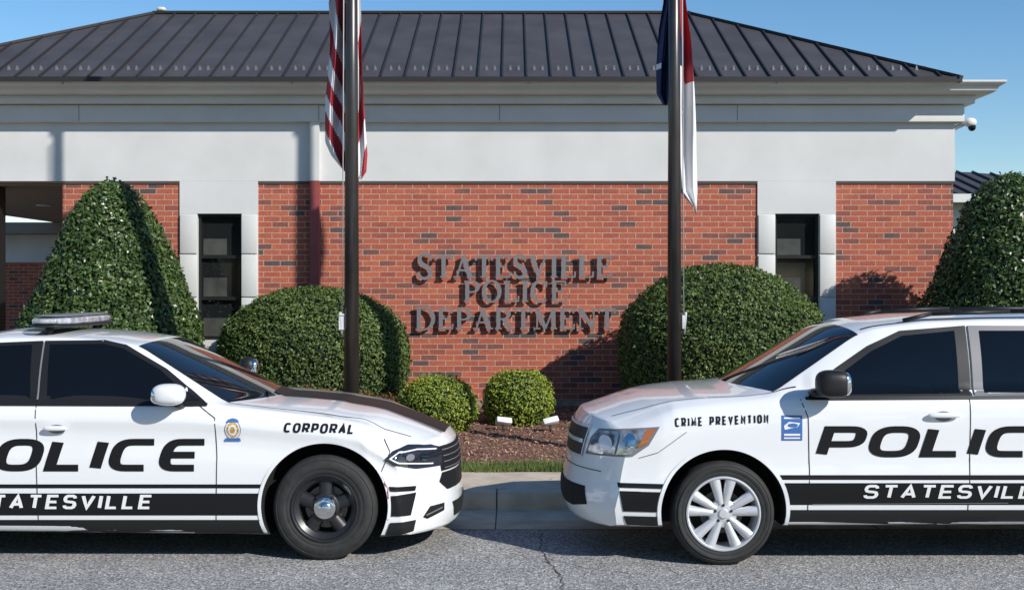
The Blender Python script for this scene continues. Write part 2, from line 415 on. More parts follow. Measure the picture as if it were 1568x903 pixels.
def wheel(parent,x,yface,z,r,rim,style,sgn,idx):
    nm=f"wheel_{idx}"
    W=.225
    tp=[(rim-.004,-W+.02),(rim+.01,-W),(rim+.05,-W-.006),(r-.03,-W+.0),(r-.006,-W+.022),(r,-W+.05),(r,-.05),(r-.006,-.022),(r-.022,-.006),(r-.03,-.002),(r-.033,-.006),(r-.045,.002),(rim+.06,.006),(rim+.04,.006),(rim+.036,.002),(rim+.03,.004),(rim+.012,-.002),(rim-.002,-.01)]
    lathe(nm+"_tire",tp,x,yface,z,sgn,M['rubber'],parent,80,50)
    rm=M['steel'] if style=='steel' else M['silver']
    lathe(nm+"_rim",[(rim+.006,-.008),(rim+.003,.004),(rim-.006,.006),(rim-.014,-.002),(rim-.02,-.03),(rim-.035,-.12),(rim-.04,-.2)],x,yface,z,sgn,rm,parent,72,30)
    lathe(nm+"_backing",[(rim-.03,-.125),(.001,-.125)],x,yface,z,sgn,M['dark'],parent,48)
    lathe(nm+"_brake_disc",[(.15,-.105),(.148,-.1),(.06,-.1),(.05,-.08),(.001,-.08)],x,yface,z,sgn,M['brake'],parent,48)
    bm=bmesh.new()
    if style=='steel':
        for k in range(5):
            spoke(bm,x,yface,z,sgn,math.radians(90+72*k),.055,rim-.045,.075,.105,-.028,-.045,.05)
        from_bm(nm+"_spokes",bm,rm,parent,angle=30)
        lathe(nm+"_inner_ring",[(rim-.016,-.02),(rim-.03,-.03),(rim-.05,-.045),(rim-.058,-.07)],x,yface,z,sgn,rm,parent,72)
        lathe(nm+"_hub",[(.105,-.06),(.10,-.03),(.085,-.022),(.07,-.02)],x,yface,z,sgn,rm,parent,48)
        lathe(nm+"_center_cap",[(.078,-.022),(.074,-.006),(.06,.0),(.045,.0),(.042,.012),(.03,.02),(.012,.023),(.001,.023)],x,yface,z,sgn,M['chrome'],parent,48)
        for k in range(5):
            a=math.radians(54+72*k); c=(x+.09*math.cos(a),yface+sgn*(-.025),z+.09*math.sin(a)); c2=(c[0],yface+sgn*(-.008),c[2])
            cyl(nm+f"_lug_{k}",c,c2,.010,.009,M['steel'],parent,8)
    else:
        for k in range(5):
            a0=math.radians(90+72*k)
            for s_ in (-1,1):
                spoke(bm,x,yface,z,sgn,a0+s_*.24,.05,rim-.010,.040,.068,-.012,-.004,.035,skew=s_*.0)
        from_bm(nm+"_spokes",bm,rm,parent,angle=30)
        lathe(nm+"_hub",[(.10,-.05),(.095,-.02),(.08,-.012),(.036,-.01),(.033,-.002),(.028,.002),(.001,.003)],x,yface,z,sgn,rm,parent,48)
        for k in range(5):
            a=math.radians(90+72*k); c=(x+.057*math.cos(a),yface+sgn*(-.02),z+.057*math.sin(a)); c2=(c[0],yface+sgn*(-.002),c[2])
            cyl(nm+f"_lug_{k}",c,c2,.011,.009,M['steel'],parent,8)
def circ(cx,cz,rx,rz,n=17): return [(cx+rx*math.cos(t),cz+rz*math.sin(t)) for t in np.linspace(0,2*math.pi,n)[:-1]]
# ================================================================= SEDAN
def tab(*a): return list(a)
car=empty("police_car")
YS=8.5; YC=9.45
T=dict(rear=-5.42,front=-.375,ws=(-2.68,-2.0),rw=(-4.92,-4.4),hoodcut=-1.95,xw=-1.05,xr=-4.95,plan=.44,plane=2.7,
 prof=tab((.12,.11),(.17,.03),(.24,.0),(.36,.0),(.42,.02),(.6,.025),(.7,.04),(.76,.06),(.82,.11),(.9,.14)),rprof=tab((.2,.1),(.4,0),(.7,0),(1.1,.1),(1.2,.14)),
 wheels=(-4.35,-1.297),arch=.437,archz=.378,
 low=[(.035,.04),(.10,.022),(.22,.012),(.4,.004),(.52,0),(.60,.004),(.68,.013),(.75,.017),(.81,.012),(.845,.004),(.87,.003),(.90,.010),(.94,.024),(.975,.045),(1.0,.068)],
 zt=tab((-5.42,1.06),(-5.3,1.15),(-4.95,1.19),(-4.45,1.43),(-4.1,1.53),(-3.7,1.585),(-3.3,1.578),(-2.95,1.552),(-2.67,1.505),(-2.0,1.085),(-1.7,1.072),(-1.3,1.05),(-.92,.99),(-.62,.905),(-.45,.845),(-.375,.81)),
 zre=tab((-5.42,1.03),(-4.95,1.15),(-4.45,1.33),(-4.1,1.45),(-3.7,1.515),(-3.3,1.525),(-2.95,1.512),(-2.67,1.468),(-2.0,1.078),(-1.7,1.045),(-1.3,1.00),(-.92,.935),(-.62,.85),(-.375,.765)),
 wt=tab((-5.42,.7),(-4.95,.78),(-4.45,.68),(-4.1,.62),(-3.3,.60),(-2.67,.62),(-2.0,.80),(-1.7,.82),(-.92,.76),(-.375,.70)),
 zs=tab((-5.42,1.0),(-4.8,1.10),(-4,1.115),(-2.2,1.09),(-2.0,1.065),(-1.7,1.03),(-1.3,.985),(-.92,.915),(-.62,.83),(-.375,.745)),
 w=tab((-5.42,.86),(-5,.93),(-4,.95),(-.9,.95),(-.375,.92)),
 zb=tab((-5.42,.27),(-4.8,.2),(-1.8,.17),(-.8,.15),(-.375,.16)),
 sh=tab((-3.2,0),(-2.67,.07),(-2.0,.30),(-1.7,.2),(-1.2,0)))
body=car_body("body",T,1,YC,car)
D=Decals(body,YC,car)
def P(px,py,Y=YS): return PX(px,py,Y)
YW=8.70
D.poly("rear_door_frame",[P(-150,548,YW),P(-90,529,YW),P(56,523,YW),P(58,616,8.58),P(-150,616,8.58)],.003,M['blackpl'],both=True)
D.poly("front_door_frame",[P(58,523,YW),P(150,522,YW),P(185,529,YW),P(250,566,8.65),P(318,618,8.58),P(58,617,8.58)],.003,M['blackpl'],both=True)
D.poly("rear_door_glass",[P(-140,552,YW),P(-88,535,YW),P(40,529,YW),P(48,610,8.6),P(-140,610,8.6)],.006,M['glass'],both=True)
D.poly("front_door_glass",[P(68,529,YW),P(150,528,YW),P(182,535,YW),P(240,567,8.65),P(268,590,8.62),P(272,612,8.6),P(74,611,8.6)],.006,M['glass'],both=True)
D.poly("window_sail",[P(272,592,8.62),P(306,613,8.6),P(276,613,8.6)],.007,M['black'],both=True)
D.line("b_pillar_line",[P(58,526,YW),P(60,612,8.6)],.012,.008,M['grey'],both=True)
D.line("belt_moulding",[P(-150,618,8.57),P(318,620,8.57)],.018,.008,M['blackpl'],both=True)
D.line("door_gap_front",[P(302,622),P(328,640),P(332,700),P(330,796)],.007,.002,M['gap'],both=True)
D.line("door_gap_mid",[P(52,619),P(55,660),P(57,796)],.007,.002,M['gap'],both=True)
D.line("hood_gap",[(-2.0,8.66),(-1.7,8.64),(-1.2,8.67),(-.9,8.72),(-.72,8.80)],.007,.002,M['gap'],axis='Z',step=.03)
D.line("fender_bumper_gap",[P(588,672,8.6),P(598,690,8.6),P(584,722,8.55)],.006,.003,M['gap'],maxd=3,step=.02)
D.line("arch_lip",[(-1.297+.449*math.cos(a),.378+.449*math.sin(a)) for a in np.linspace(-.2,3.34,50)],.020,.007,M['paint'],both=True,maxd=2.7,step=.03)
def zpy(py,Y=YS): return PX(0,py,Y)[1]
def stripe(nm,pt,pb,m,off=.003):
    zt_,zb_=zpy(pt),zpy(pb)
    def xa(z): return -1.297-math.sqrt(max(0,.462**2-(z-.378)**2))
    xr_=[ (xa(zt_-(zt_-zb_)*k/4),zt_-(zt_-zb_)*k/4) for k in range(5)]
    D.poly(nm,[(-3.85,zt_)]+xr_+[(-3.85,zb_)],off,m,both=True,maxd=2.35)
stripe("side_pinstripe",741,747,M['black']); stripe("side_band",755,789,M['black']); stripe("side_sill",796,826,M['blackpl'])
def fstripe(nm,a,b,m):
    Yc=8.62
    zl1=PX(0,a[0],Yc)[1]; zl2=PX(0,a[1],Yc)[1]; zr1=PX(0,b[0],Yc)[1]; zr2=PX(0,b[1],Yc)[1]
    xl1=-1.297+math.sqrt(max(0,.462**2-(zl1-.378)**2)); xl2=-1.297+math.sqrt(max(0,.462**2-(zl2-.378)**2))
    xr=PX(636,0,Yc)[0]
    D.poly(nm,[(xl1+.003,zl1),(xr,zr1),(xr-.02*(b[1]-b[0])/20,zr2),(xl2+.003,zl2)],.008,m,maxd=3.0,step=.02)
fstripe("bumper_pinstripe",(741,748),(744,751),M['black']); fstripe("bumper_band",(755,786),(754,787),M['black']); fstripe("bumper_sill",(796,818),(795,812),M['blackpl'])
D.text("police_lettering","POLIce",P(-88,0)[0],P(322,0)[0],zpy(721),.222,.046,.16,.30,M['black'],xs=1.75)
D.text("city_lettering","STATESVILLE",P(-42,0)[0],P(235,0)[0],zpy(779),.10,.018,.26,.2,M['white'],off=.007,xs=1.4)
D.text("rank_lettering","CORPORAL",P(436,0,8.56)[0],P(545,0,8.56)[0],zpy(660,8.56),.064,.013,.18,.15,M['black'],tilt=-.03,xs=1.3)
bx,bz=P(356,658)
D.poly("badge_base",circ(bx,bz,.057,.068),.003,M['blue'],step=.03)
D.poly("badge_white",circ(bx,bz,.052,.063),.0045,M['white'],step=.03)
D.poly("badge_ring",circ(bx,bz,.044,.054),.006,M['gold'],step=.03)
D.poly("badge_centre",circ(bx,bz,.030,.036),.0075,M['white'],step=.03)
D.poly("badge_seal",circ(bx,bz,.018,.024),.009,M['gold'],step=.03)
D.poly("badge_bar",[(bx-.058,bz-.078),(bx+.058,bz-.078),(bx+.050,bz-.055),(bx-.050,bz-.055)],.0095,M['blue'],step=.03)
D.poly("badge_top",[(bx-.045,bz+.052),(bx+.045,bz+.052),(bx+.03,bz+.07),(bx,bz+.078),(bx-.03,bz+.07)],.0095,M['blue'],step=.03)
D.poly("hood_stripe",[(-1.78,YC-.24),(-.50,YC-.27),(-.48,YC+.27),(-1.78,YC+.24)],.004,M['black'],axis='Z',step=.03)
D.line("hood_stripe_line",[(-1.70,YC-.28),(-.52,YC-.31)],.014,.004,M['black'],axis='Z',step=.03)
for s_,ax in ((-1,'Y'),(1,'-Y')):
    hp=[PX(593,697,8.72),PX(604,686,8.72),PX(625,679,8.75),PX(660,678,8.9),PX(677,682,9.0),PX(677,708,9.0),PX(640,711,8.85),PX(606,706,8.72)]
    D.poly(f"headlamp_{s_}",hp,.006,M['lensdark'],axis=ax,step=.015)
    D.line(f"led_{s_}",[PX(668,684,8.95),PX(640,683,8.85),PX(614,688,8.75),PX(601,697,8.72),PX(613,703,8.74),PX(664,704,8.95)],.009,.010,M['led'],axis=ax,step=.015)
    D.poly(f"projector_{s_}",[PX(652+6*math.cos(t),694+6*math.sin(t),8.9) for t in np.linspace(0,6.28,13)[:-1]],.012,M['chrome'],axis=ax,step=.02)
    D.poly(f"projector_inner_{s_}",[PX(630+6*math.cos(t),695+5*math.sin(t),8.8) for t in np.linspace(0,6.28,13)[:-1]],.012,M['grey'],axis=ax,step=.02)
    D.poly(f"reflector_{s_}",[PX(579,725,8.6),PX(587,727,8.6),PX(596,745,8.6),PX(597,760,8.6),PX(591,760,8.6)],.010,M['redlens'],axis=ax,step=.02)
    D.poly(f"fog_recess_{s_}",[PX(650,784,8.85),PX(660,770,8.85),PX(681,765,8.98),PX(681,776,8.98),PX(656,788,8.85)],.004,M['dark'],axis=ax,step=.02)
    D.line(f"fog_chrome_{s_}",[PX(654,782,8.85),PX(678,771,8.98)],.008,.008,M['grey'],axis=ax,step=.02)
D.poly("grille",[(YC-.57,.57),(YC-.59,.66),(YC-.55,.745),(YC+.55,.745),(YC+.59,.66),(YC+.57,.57)],.004,M['blackpl'],axis='-X',step=.02)
for k in range(4):
    z=.59+.042*k; D.line(f"grille_bar_{k}",[(YC-.53,z),(YC+.53,z)],.006,.010,M['grey'],axis='-X',step=.02)
D.poly("bumper_black_insert",[(YC-.60,.50),(YC-.56,.56),(YC+.56,.56),(YC+.60,.50),(YC+.5,.43),(YC-.5,.43)],.005,M['blackpl'],axis='-X',step=.02)
D.poly("lower_intake",[(YC-.40,.22),(YC-.45,.33),(YC+.45,.33),(YC+.40,.22)],.004,M['dark'],axis='-X',step=.03)
for s_ in (-1,1):
    yy=YC+s_*1.02; mx,mz=PX(258,605,8.4)
    superell("mirror_shell",(mx-.0,yy+s_*.03,mz+.005),(.115,.085,.075),2.6,M['paint'],car)
    superell("mirror_glass",(mx-.05,yy+s_*.03,mz),(.07,.075,.062),2.6,M['chrome'],car)
    cyl("mirror_arm",(mx+.06,YC+s_*.86,mz-.10),(mx+.02,yy,mz-.04),.028,.03,M['blackpl'],car)
    for hx in (86,-170):
        a,b=P(hx,655)
        superell("door_handle",(a,YC+s_*.967,b),(.082,.018,.017),3,M['paint'],car)
        D.poly("handle_cup",circ(a,b-.008,.062,.032,13),.003,M['grey'],axis='Y' if s_<0 else '-Y',step=.03)
zl=1.60
superell("lightbar_lens",(-3.36,YC,zl+.045),(.15,.60,.034),4,M['lightbar'],car)
superell("lightbar_base",(-3.36,YC,zl+.012),(.16,.61,.016),4,M['blackpl'],car)
superell("lightbar_top",(-3.36,YC,zl+.083),(.13,.56,.008),4,M['grey'],car)
for s_ in (-1,1): 
    cyl("lightbar_foot",(-3.36,YC+s_*.5,1.53),(-3.36,YC+s_*.5,zl+.02),.03,.03,M['blackpl'],car,8)
cyl("spotlamp_stalk",(-2.42,YC+.80,1.15),(-2.22,YC+.86,1.22),.015,.015,M['blackpl'],car,8)
superell("spotlamp_shell",(-2.21,YC+.87,1.225),(.075,.075,.085),2.2,M['blackpl'],car)
superell("spotlamp_lens",(-2.155,YC+.865,1.225),(.035,.06,.068),2.2,M['chrome'],car)
cyl("wiper",(-1.76,YC-.45,1.11),(-2.0,YC+.1,1.15),.008,.006,M['blackpl'],car,6)
k=0
for wx in (-1.297,-4.35):
    for s_ in (-1,1):
        wheel(car,wx,YC+s_*.925,.364,.364,.232,'steel',s_,k); k+=1
# ================================================================= SUV
suv=empty("police_suv")
YS2=8.35; YC2=9.27
T2=dict(rear=-5.25,front=-.37,ws=(-2.42,-1.80),rw=(-5.1,-4.85),hoodcut=-1.75,xw=-1.10,xr=-4.9,plan=.40,plane=2.6,
 prof=tab((.2,.10),(.27,.04),(.35,.0),(.46,0),(.56,.03),(.66,.045),(.80,.065),(.90,.09),(.97,.135),(1.05,.20)),rprof=tab((.2,.1),(.4,0),(1.0,0.02),(1.4,.15),(1.75,.25)),
 wheels=(-4.33,-1.438),arch=.425,archz=.368,
 low=[(.035,.045),(.10,.028),(.20,.018),(.30,.004),(.36,0.0),(.42,.006),(.5,.014),(.62,.012),(.74,.006),(.84,.008),(.9,.016),(.96,.04),(1.0,.07)],
 zt=tab((-5.25,1.62),(-5.0,1.70),(-4.5,1.73),(-3.85,1.72),(-3.3,1.71),(-2.88,1.695),(-2.53,1.655),(-2.38,1.615),(-1.80,1.19),(-1.6,1.168),(-1.3,1.162),(-.86,1.118),(-.62,1.07),(-.48,1.03),(-.37,.99)),
 zre=tab((-5.25,1.56),(-5.0,1.62),(-4.5,1.66),(-3.85,1.66),(-3.3,1.655),(-2.88,1.64),(-2.53,1.595),(-2.40,1.55),(-1.80,1.165),(-1.6,1.135),(-1.3,1.115),(-.86,1.06),(-.62,1.01),(-.37,.945)),
 wt=tab((-5.25,.62),(-4.5,.64),(-2.4,.66),(-1.8,.79),(-1.6,.80),(-.86,.75),(-.37,.72)),
 zs=tab((-5.25,1.19),(-3,1.19),(-2.1,1.165),(-1.8,1.14),(-1.6,1.11),(-1.3,1.08),(-.86,1.02),(-.62,.97),(-.37,.90)),
 w=tab((-5.25,.85),(-4.9,.9),(-4,.92),(-.9,.92),(-.37,.90)),
 zb=tab((-5.25,.33),(-4.8,.27),(-1.9,.26),(-.9,.25),(-.37,.25)),
 sh=tab((-3.0,0),(-2.42,.07),(-1.8,.24),(-1.6,.14),(-1.2,0)))
body2=car_body("body",T2,-1,YC2,suv)
D=Decals(body2,YC2,suv)
def Q(px,py,Y=YS2): return PX(px,py,Y)
YW2=8.52
D.poly("front_door_frame",[Q(1236,607,8.43),Q(1278,565,8.48),Q(1330,530,YW2),Q(1382,507,YW2),Q(1484,499,YW2),Q(1486,606,8.43)],.003,M['blackpl'],both=True)
D.poly("front_door_glass",[Q(1262,604,8.45),Q(1290,570,8.48),Q(1335,538,YW2),Q(1384,515,YW2),Q(1466,507,YW2),Q(1466,601,8.45)],.006,M['glass'],both=True)
D.poly("rear_door_frame",[Q(1488,499,YW2),Q(1690,500,YW2),Q(1745,520,YW2),Q(1745,604,8.43),Q(1489,606,8.43)],.003,M['grey'],both=True)
D.poly("rear_door_glass",[Q(1504,507,YW2),Q(1690,507,YW2),Q(1700,600,8.45),Q(1504,600,8.45)],.006,M['glass'],both=True)
D.poly("quarter_glass",[Q(1760,512,YW2),Q(1870,520,YW2),Q(1890,590,8.45),Q(1760,600,8.45)],.006,M['glass'],both=True)
D.line("belt_moulding",[Q(1232,610,8.42),Q(1745,606,8.42)],.02,.008,M['blackpl'],both=True)
D.line("pillar_line",[Q(1487,500,YW2),Q(1488,604,8.44)],.01,.006,M['gap'],both=True)
D.line("door_gap_front",[Q(1228,612),Q(1238,640),Q(1240,720),Q(1238,782)],.007,.002,M['gap'],both=True)
D.line("door_gap_mid",[Q(1487,610),Q(1486,700),Q(1484,782)],.007,.002,M['gap'],both=True)
D.line("roof_ditch",[(2.45,YC2-.60),(3.2,YC2-.60),(4.6,YC2-.60)],.02,.003,M['blackpl'],axis='Z')
D.line("fender_gap",[Q(975,697,8.5),Q(1005,690,8.45),Q(1050,660,8.4)],.004,.003,M['gap'],maxd=2.6,step=.02)
D.line("hood_gap",[(.70,YC2-.62),(1.0,YC2-.71),(1.6,YC2-.775),(1.95,YC2-.80)],.007,.002,M['gap'],axis='Z',step=.03)
D.line("arch_lip",[(1.438+.438*math.cos(a),.368+.438*math.sin(a)) for a in np.linspace(-.2,3.34,50)],.024,.008,M['paint'],both=True,maxd=2.7,step=.03)
wxs=1.438
def z2(py,Y=YS2): return PX(0,py,Y)[1]
def stripe2(nm,pt,pb,m,off=.003):
    zt_,zb_=z2(pt),z2(pb)
    xr_=[(wxs+math.sqrt(max(0,.454**2-(z-.368)**2)),z) for z in [zt_-(zt_-zb_)*k/4 for k in range(5)]]
    D.poly(nm,[(3.85,zt_)]+xr_+[(3.85,zb_)],off,m,both=True,maxd=2.35)
stripe2("side_pinstripe",727,734,M['black']); stripe2("side_band",739,773,M['black']); stripe2("side_sill",781,815,M['blackpl'])
def fstripe2(nm,pt,pb,m,ct=0,cb=0):
    Yc=8.48; zt_,zb_=z2(pt,Yc),z2(pb,Yc)
    xr_=[(wxs-math.sqrt(max(0,.454**2-(z-.368)**2)),z) for z in [zt_-(zt_-zb_)*k/4 for k in range(5)]]
    D.poly(nm,[(PX(943+ct,0,8.55)[0],zt_+.004)]+xr_+[(PX(943+cb,0,8.55)[0],zb_+.004)],.006,m,maxd=2.7,step=.02)
fstripe2("bumper_pinstripe",736,743,M['black'],0,1); fstripe2("bumper_band",748,779,M['black'],2,8); fstripe2("bumper_sill",786,800,M['blackpl'],8,14)
D.text("police_lettering","POLIce",Q(1248,0)[0],Q(1672,0)[0],z2(700),.212,.044,.16,.32,M['black'],xs=1.75)
D.text("city_lettering","STATESVILLE",Q(1321,0)[0],Q(1612,0)[0],z2(763),.095,.017,.26,.2,M['white'],off=.007,xs=1.4)
D.text("unit_lettering","CRIME PREVENTION",Q(1032,0,8.42)[0],Q(1174,0,8.42)[0],z2(652,8.42),.058,.010,.2,.0,M['black'],tilt=.045,xs=1.2)
bx,bz=Q(1213,655)
D.poly("badge_base",[(bx-.07,bz-.085),(bx+.07,bz-.085),(bx+.07,bz+.085),(bx-.07,bz+.085)],.003,M['blue'],step=.04)
D.poly("badge_swoosh",[(bx-.05,bz-.012),(bx+.04,bz+.008),(bx+.055,bz+.034),(bx-.02,bz+.042),(bx-.055,bz+.016)],.005,M['white'],step=.04)
D.poly("badge_dot",circ(bx+.005,bz+.018,.036,.014,13),.007,M['blue'],step=.04)
D.poly("badge_band",[(bx-.055,bz-.052),(bx+.055,bz-.052),(bx+.055,bz-.038),(bx-.055,bz-.038)],.005,M['white'],step=.04)
D.poly("badge_band_b",[(bx-.055,bz-.073),(bx+.055,bz-.073),(bx+.055,bz-.063),(bx-.055,bz-.063)],.005,M['white'],step=.04)
D.poly("badge_top",[(bx-.055,bz+.062),(bx+.055,bz+.062),(bx+.055,bz+.072),(bx-.055,bz+.072)],.005,M['white'],step=.04)
for s_,ax in ((-1,'Y'),(1,'-Y')):
    D.poly(f"headlamp_rim_{s_}",[PX(895,690,8.85),PX(903,664,8.85),PX(915,651,8.8),PX(1007,650,8.5),PX(990,678,8.5),PX(965,693,8.55)],.004,M['grey'],axis=ax,step=.015)
    D.poly(f"headlamp_{s_}",[PX(898,687,8.85),PX(906,665,8.85),PX(917,654,8.8),PX(1002,653,8.5),PX(986,676,8.5),PX(962,690,8.55)],.008,M['lens'],axis=ax,step=.015)
    D.poly(f"turn_lamp_{s_}",[PX(988,655,8.5),PX(1001,654,8.5),PX(986,675,8.5),PX(973,682,8.5)],.011,M['amber'],axis=ax,step=.015)
    D.line(f"lamp_divider_{s_}",[PX(948,655,8.6),PX(940,690,8.6)],.007,.0125,M['grey'],axis=ax,step=.015)
    D.poly(f"lamp_reflector_{s_}",[PX(925+9*math.cos(t),671+11*math.sin(t),8.75) for t in np.linspace(0,6.28,15)[:-1]],.011,M['led'],axis=ax,step=.015)
    D.poly(f"lamp_reflector_b_{s_}",[PX(962+8*math.cos(t),670+10*math.sin(t),8.55) for t in np.linspace(0,6.28,15)[:-1]],.011,M['chrome'],axis=ax,step=.015)
D.poly("grille",[(YC2-.50,.70),(YC2-.54,.90),(YC2+.54,.90),(YC2+.50,.70)],.004,M['blackpl'],axis='X',step=.02)
D.line("grille_crossbar",[(YC2-.5,.80),(YC2+.5,.80)],.026,.012,M['silver'],axis='X',step=.02)
D.line("grille_mullion",[(YC2,.71),(YC2,.89)],.028,.013,M['silver'],axis='X',step=.02)
D.line("grille_surround",[(YC2-.50,.695),(YC2-.545,.905),(YC2+.545,.905),(YC2+.50,.695),(YC2-.50,.695)],.016,.010,M['silver'],axis='X',step=.02)
D.poly("lower_intake",[(YC2-.66,.38),(YC2-.62,.50),(YC2+.62,.50),(YC2+.66,.38),(YC2+.45,.34),(YC2-.45,.34)],.004,M['dark'],axis='X',step=.02)
D.line("bumper_line",[(YC2-.74,.62),(YC2+.74,.62)],.006,.003,M['gap'],axis='X',step=.02)
for s_ in (-1,1):
    mx,mz=PX(1278,588,8.2); yy=YC2+s_*1.03
    superell("mirror_shell",(mx,yy,mz),(.115,.09,.092),3,M['blackpl'],suv)
    superell("mirror_glass",(mx+.06,yy,mz),(.06,.08,.08),3,M['chrome'],suv)
    superell("mirror_arm",(mx-.06,YC2+s_*.90,mz-.07),(.07,.09,.03),2.5,M['blackpl'],suv)
    for hx in (1445,1690):
        a,b=Q(hx,635)
        superell("door_handle",(a,YC2+s_*.938,b),(.11,.02,.018),3,M['paint'],suv)
        D.poly("handle_cup",circ(a,b-.01,.06,.035,13),.003,M['grey'],axis='Y' if s_<0 else '-Y',step=.03)
    pts=[(2.75,1.69),(2.95,1.735),(3.5,1.752),(4.4,1.752),(4.75,1.72)]
    for a,b in zip(pts,pts[1:]): cyl("roof_rail",(a[0],YC2+s_*.60,a[1]-.03),(b[0],YC2+s_*.60,b[1]-.03),.014,.014,M['blackpl'],suv,8)
D.line("lower_side_moulding",[Q(1245,772),Q(1545,770)],.004,.0065,M['grey'])
cyl("wiper",(1.68,YC2-.5,1.19),(1.90,YC2+.1,1.24),.009,.007,M['blackpl'],suv,6)
k=0
for wx in (1.438,4.33):
    for s_ in (-1,1):
        wheel(suv,wx,YC2+s_*.895,.354,.354,.250,'alloy',s_,k); k+=1
# ================================================================= GROUND
S=250
ground=mk("ground",[(-S,-S,-.02),(S,-S,-.02),(S,S*1.5,-.02),(-S,S*1.5,-.02)],[(0,1,2,3)],M['grassg'])
road=mk("road",[(-90,-16,0),(90,-16,0),(90,9.62,0),(-90,9.62,0)],[(0,1,2,3)],M['asphalt'])
def crack(name,pts,w,par):
    pts=densify(pts,.05); pts=[(x+random.uniform(-.014,.014),y+random.uniform(-.014,.014)) for x,y in pts]
    L,R=ribbon(pts,[w*random.uniform(.4,1.3) for _ in pts]); n=len(L)
    mk(name,[(x,y,.004) for x,y in L+R],[[i,i+1,n+i+1,n+i] for i in range(n-1)],M['joint'],par)
crack("crack_1",[(.22,9.6),(.20,8.9),(.27,8.4),(.33,8.0),(.30,7.5)],.010,road)
crack("crack_2",[(.24,8.6),(.5,8.3),(.9,8.1)],.005,road)
crack("crack_3",[(-3.6,7.9),(-2.6,8.02),(-1.6,7.95),(-.6,8.05)],.003,road)
gut=mk("gutter",[(-60,9.62,.004),(60,9.62,.004),(60,10.5,.004),(-60,10.5,.004)],[(0,1,2,3)],M['concrete'])
kerb=box("kerb",-60,60,10.5,10.66,-.02,.145,M['concrete'],None,.02)
sw=mk("sidewalk",[(-60,10.66,.14),(60,10.66,.14),(60,11.62,.15),(-60,11.62,.15)],[(0,1,2,3)],M['concrete'])
for i,x in enumerate(np.arange(-6.9,7,1.5)):
    x=x+.22
    box(f"joint_{i}",x-.006,x+.006,10.668,11.61,.12,.1515,M['joint'],sw)
for i,x in enumerate(np.arange(-9.1,9,3.0)):
    x=x+.03-.06
    box(f"kerb_joint_{i}",x-.006,x+.006,10.494,10.667,.0,.149,M['joint'],kerb)
    box(f"gutter_joint_{i}",x-.005,x+.005,9.63,10.49,.0,.0065,M['joint'],gut)
def bedz(x,y):
    t=min(1,max(0,(y-12.0)/3.9)); return .17+.17*t
nx_,ny_=120,60; vs=[];fs=[]
for j in range(ny_+1):
    for i in range(nx_+1):
        x=-9+18*i/nx_; y=11.98+4.3*j/ny_
        vs.append((x,y,bedz(x,y)+random.uniform(-.012,.012)))
for j in range(ny_):
    for i in range(nx_): a=j*(nx_+1)+i; fs.append((a,a+1,a+nx_+2,a+nx_+1))
mulch=mk("mulch_bed",vs,fs,M['mulch'],None,True)
nc=18000; c=np.empty((nc,3)); c[:,0]=rng.uniform(-3.5,3.5,nc); c[:,1]=rng.uniform(12,15.9,nc); c[:,2]=.17+.17*(c[:,1]-12)/3.9+rng.uniform(0,.025,nc)
def quads(c,nrm_dir,size,aspect,jit,name,m,parent=None):
    n=len(c); a=rng.normal(size=(n,3)); nn=nrm_dir+jit*a; nn/=np.linalg.norm(nn,axis=1,keepdims=True)
    t=np.cross(nn,rng.normal(size=(n,3))); t/=np.linalg.norm(t,axis=1,keepdims=True); b=np.cross(nn,t)
    s=(size*rng.uniform(.6,1.3,n))[:,None]
    v=np.stack([c-t*s,c-b*s*aspect+t*s*.1,c+t*s,c+b*s*aspect+t*s*.1],1).reshape(-1,3)
    me=bpy.data.meshes.new(name); me.vertices.add(4*n); me.vertices.foreach_set("co",v.ravel())
    me.loops.add(4*n); me.loops.foreach_set("vertex_index",np.arange(4*n,dtype=np.int32))
    me.polygons.add(n); me.polygons.foreach_set("loop_start",np.arange(0,4*n,4,dtype=np.int32))
    try: me.polygons.foreach_set("loop_total",np.full(n,4,dtype=np.int32))
    except Exception: pass
    me.update(calc_edges=True); me.materials.append(m)
    o=bpy.data.objects.new(name,me); return link(o,parent)
quads(c,np.array([[0,0,1.]]),.022,.35,.5,"chips",M['chip'],mulch)
gs=mk("grass_strip",[(-60,11.62,.12),(60,11.62,.12),(60,12.0,.165),(-60,12.0,.165)],[(0,1,2,3)],M['grassg'])
nb=26000; bx_=rng.uniform(-5,5,nb); by_=rng.uniform(11.6,12.03,nb)+.03*np.sin(bx_*7)
hgt=rng.uniform(.03,.075,nb); lx=rng.normal(0,.02,nb); ly=rng.normal(0,.02,nb); th=rng.uniform(0,6.28,nb); wv=.004
bz_=.13+.03*(by_-11.6)/.4
v=np.stack([np.stack([bx_-wv*np.cos(th),by_-wv*np.sin(th),bz_],1),np.stack([bx_+wv*np.cos(th),by_+wv*np.sin(th),bz_],1),np.stack([bx_+lx,by_+ly,bz_+hgt],1)],1).reshape(-1,3)
mk("blades",v.tolist(),np.arange(3*nb).reshape(-1,3).tolist(),M['grass'],gs)
nl=60; lc=np.stack([rng.uniform(-4,4,nl),rng.uniform(7.6,11.5,nl),np.full(nl,.012)],1); lc[lc[:,1]>9.6,2]=.02; lc[lc[:,1]>10.66,2]=.16
lc=lc[(lc[:,1]<10.4)|(lc[:,1]>10.7)]
quads(lc,np.array([[0,0,1.]]),.018,.5,.25,"fallen_leaves",M['chip'],road)
